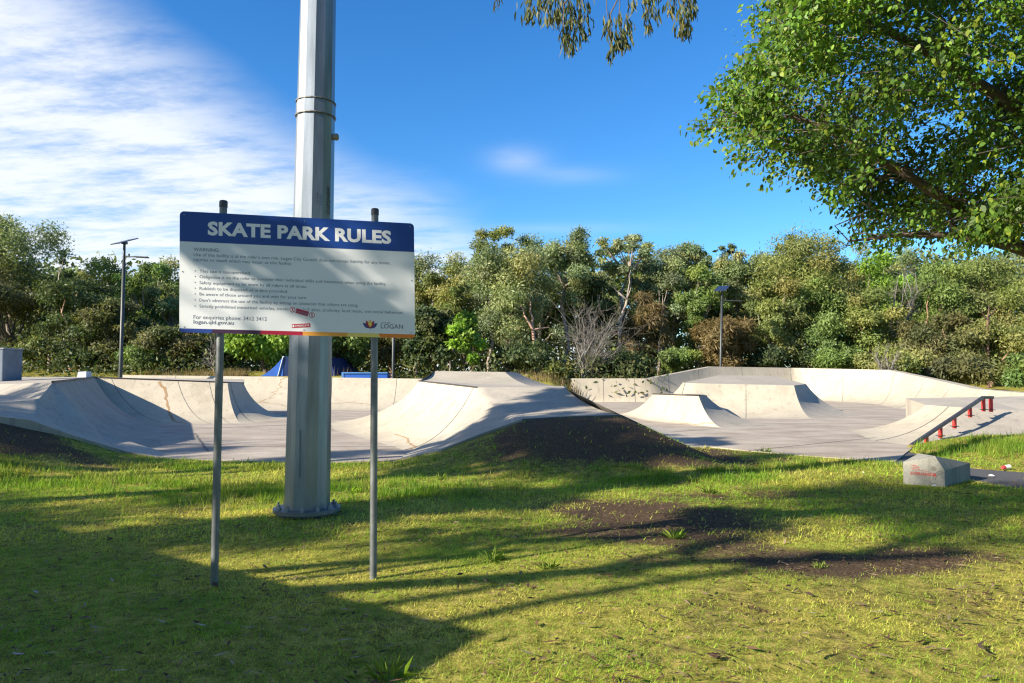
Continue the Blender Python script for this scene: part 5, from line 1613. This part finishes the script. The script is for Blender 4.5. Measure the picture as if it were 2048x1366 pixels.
for (g0, top_, r_, lab) in (((-7.8, 4.7), (-11.7, -2.2, 9.0), .15, 'unseen leaning bare trunk added beside the shelter for its shadow streak'), ((-7.2, 4.3), (-11.6, .3, 8.0), .10, 'unseen slim trunk added next to the leaning bare trunk for a second shadow streak')):  # unseen leaning trunks added to throw thin shadow streaks on the lawn
    a_, b_ = Vector((g0[0], g0[1], -.1)), Vector(top_)
    t = thing('shadow_streak_trunk', Vector((g0[0], g0[1], 0)), lab, 'tree', 'gum trees beside the lawn')
    q = M(); pts = branchy(q, a_, b_, r_ * 1.15, r_ * .6, .04, 9, 8)
    q.build('trunk', MAT['bark_pale'], t)
    for k_ in (6, 7, 8, 9):
        q = M(); e_ = pts[k_] + Vector((random.uniform(-1.6, .6), random.uniform(-1.2, 1.2), random.uniform(.8, 2.0)))
        pp = branchy(q, pts[k_], e_, r_ * .4, r_ * .12, .2, 5, 6)
        for _ in range(3): branchy(q, pp[random.randint(2, 5)], pp[5] + Vector((random.uniform(-.8, .8), random.uniform(-.8, .8), random.uniform(.2, .9))), r_ * .15, .008, .2, 4, 5)
        q.build('branch', MAT['bark_pale'], t)
# tall unseen trees added behind the viewer to hold back sky light
for k_, (x_, y_, h_) in enumerate(((-22, -17, 9), (-9, -15, 8), (1, -13, 8), (11, -14, 9), (22, -10, 9))):
    t = thing('gum_tree', (x_, y_, 0), ('unseen dense gum added far behind the viewer at left to block skylight', 'unseen dense gum added behind the viewer next to the shelter to block skylight', 'unseen dense gum added straight behind the viewer to block skylight', 'unseen dense gum added behind the viewer at right to block skylight', 'unseen dense gum added far behind the viewer at right to block skylight')[k_], 'tree', 'gum trees beside the lawn')
    cl = [(x_ + random.uniform(-4, 4), y_ + random.uniform(-2.5, 2.5), random.uniform(2.5, h_), random.uniform(1.2, 2.2)) for _ in range(20)]
    v, cc = crown_leaves(cl, 4500, .42, .2, GUM, .8)
    link('crown', np_mesh('crown', v, 4, cc), MAT['leaf'], t)
    q = M(); branchy(q, Vector((x_, y_, -.1)), Vector((x_, y_, h_ * .7)), .35, .12, .06, 5, 8)
    for k2 in cl[:10]: branchy(q, Vector((x_, y_, h_ * .35)), Vector(k2[:3]), .12, .03, .12, 4, 5)
    q.build('trunk', MAT['bark_pale'], t)
# picnic shelter
corner = cast_from(-.37, 4.75, 2.8)
ea = Vector((-1.52, 1.03, 0)).normalized(); ebv = Vector((-.41, -.70, 0)).normalized()
sh = thing('picnic_shelter', corner + ea * 3 + ebv * 2.5 - Vector((0, 0, 2.8)), 'flat roofed picnic shelter behind the viewer on the left', 'shelter')
q = M(); rc = [corner, corner + ea * 7, corner + ea * 7 + ebv * 6, corner + ebv * 6]
q.poly(rc); q.poly([p + Vector((0, 0, .14)) for p in rc][::-1]); q.grid([rc, [p + Vector((0, 0, .14)) for p in rc]], False, True)
q.build('roof', MAT['greybox'], sh)
for i, (a, b_) in enumerate(((.5, .5), (6.5, .5), (6.5, 5.5), (.5, 5.5))):
    p = corner + ea * a + ebv * b_
    q = M(); q.box((p.x, p.y, p.z / 2), (.1, .1, p.z - .01)); q.build('post', MAT['lampdark'], sh)

# ------------------------------------------------------------------ sky, sun, camera
w = bpy.data.worlds.new('World'); scene.world = w
w.use_nodes = True
nt = w.node_tree
bg = nt.nodes['Background']
sky = N(nt, 'ShaderNodeTexSky', sky_type='NISHITA', sun_disc=False)
sky.sun_elevation = EL
sky.sun_rotation = math.atan2(TOSUN.x, TOSUN.y)
sky.air_density = 1.0; sky.dust_density = .15; sky.ozone_density = 3.0
tc = N(nt, 'ShaderNodeTexCoord')
sep = N(nt, 'ShaderNodeSeparateXYZ'); nt.links.new(tc.outputs['Generated'], sep.inputs[0])


def math_(op, a, b=None, c=None, clamp=False):
    n = N(nt, 'ShaderNodeMath', operation=op); n.use_clamp = clamp
    for i, v in enumerate((a, b, c)):
        if v is None: continue
        if isinstance(v, (int, float)): n.inputs[i].default_value = v
        else: nt.links.new(v, n.inputs[i])
    return n.outputs[0]


azd = math_('MULTIPLY', math_('ARCTAN2', sep.outputs['X'], sep.outputs['Y']), 57.2958)
eld = math_('MULTIPLY', math_('ARCSINE', sep.outputs['Z']), 57.2958)
zc = math_('ADD', math_('MAXIMUM', sep.outputs['Z'], 0.0), .12)
cxy = N(nt, 'ShaderNodeCombineXYZ')
nt.links.new(math_('DIVIDE', sep.outputs['X'], zc), cxy.inputs[0]); nt.links.new(math_('DIVIDE', sep.outputs['Y'], zc), cxy.inputs[1])
rotv = N(nt, 'ShaderNodeMapping'); rotv.inputs['Rotation'].default_value = (0, 0, R(20)); rotv.inputs['Scale'].default_value = (.9, 2.0, 1)
nt.links.new(cxy.outputs[0], rotv.inputs['Vector'])
n1 = noise(nt, 2.6, 12, .68, rotv.outputs[0]); n2 = noise(nt, .7, 4, .55, cxy.outputs[0])
edge = math_('SUBTRACT', math_('SUBTRACT', 11.5, math_('MULTIPLY', math_('ADD', azd, 3.2), .485)), eld)
edge = math_('ADD', edge, math_('MULTIPLY', math_('SUBTRACT', n2, .5), 10))
mr = N(nt, 'ShaderNodeMapRange', interpolation_type='SMOOTHSTEP'); nt.links.new(edge, mr.inputs[0]); mr.inputs[1].default_value = -2.5; mr.inputs[2].default_value = 6
tex = N(nt, 'ShaderNodeMapRange', interpolation_type='SMOOTHSTEP'); nt.links.new(n1, tex.inputs[0]); tex.inputs[1].default_value = .28; tex.inputs[2].default_value = .60; tex.inputs[3].default_value = .26; tex.inputs[4].default_value = .90
far = N(nt, 'ShaderNodeMapRange'); nt.links.new(azd, far.inputs[0]); far.inputs[1].default_value = -140; far.inputs[2].default_value = -110
cloud = math_('MULTIPLY', math_('MULTIPLY', mr.outputs[0], tex.outputs[0]), far.outputs[0])
# two faint wisps near the middle
def wisp(a0_, e0_, sa, se, k):
    d2 = math_('ADD', math_('POWER', math_('DIVIDE', math_('SUBTRACT', azd, a0_), sa), 2.0), math_('POWER', math_('DIVIDE', math_('SUBTRACT', eld, e0_), se), 2.0))
    return math_('MULTIPLY', math_('POWER', 2.718, math_('MULTIPLY', d2, -1)), math_('MULTIPLY', n1, k))


cloud = math_('ADD', cloud, wisp(.3, 16.2, 2.2, .9, .5)); cloud = math_('ADD', cloud, wisp(4.5, 15.0, 3.5, .7, .28)); cloud = math_('ADD', cloud, wisp(3.5, 11.0, 7, .5, .22), None, True)
hs = N(nt, 'ShaderNodeHueSaturation'); hs.inputs['Saturation'].default_value = 1.27; hs.inputs['Value'].default_value = 1.0
nt.links.new(sky.outputs[0], hs.inputs['Color'])
skc = mix(nt, 1.0, hs.outputs[0], (.76, 1.04, 1.24), 'MULTIPLY')
cm = mix(nt, cloud, skc, (5.9, 6.1, 6.4))
nt.links.new(cm, bg.inputs['Color'])
bg.inputs['Strength'].default_value = .080

sd_ = bpy.data.lights.new('sun', 'SUN'); sd_.energy = 4.9; sd_.angle = R(.5); sd_.color = (1, .91, .76)
so = bpy.data.objects.new('sun', sd_); so.rotation_euler = TOSUN.to_track_quat('Z', 'Y').to_euler(); so.location = (-20, -12, 30); col.objects.link(so)

cd = bpy.data.cameras.new('camera'); cd.sensor_width = 36; cd.lens = F / 2048 * 36; cd.clip_end = 3000; cd.clip_start = .05
co = bpy.data.objects.new('camera', cd); co.location = (0, 0, CAMH); co.rotation_euler = (math.pi / 2 + PITCH, 0, 0); col.objects.link(co)
scene.camera = co
vs_ = scene.view_settings
vs_.view_transform = 'Standard'; vs_.look = 'None'; vs_.gamma = 1; vs_.exposure = 1.15
scene.cycles.use_denoising = True
scene.cycles.use_adaptive_sampling = False
scene.cycles.pixel_filter_type = 'BLACKMAN_HARRIS'
scene.cycles.filter_width = 1.25
scene.cycles.max_bounces = 6
scene.cycles.diffuse_bounces = 3
scene.cycles.transmission_bounces = 3
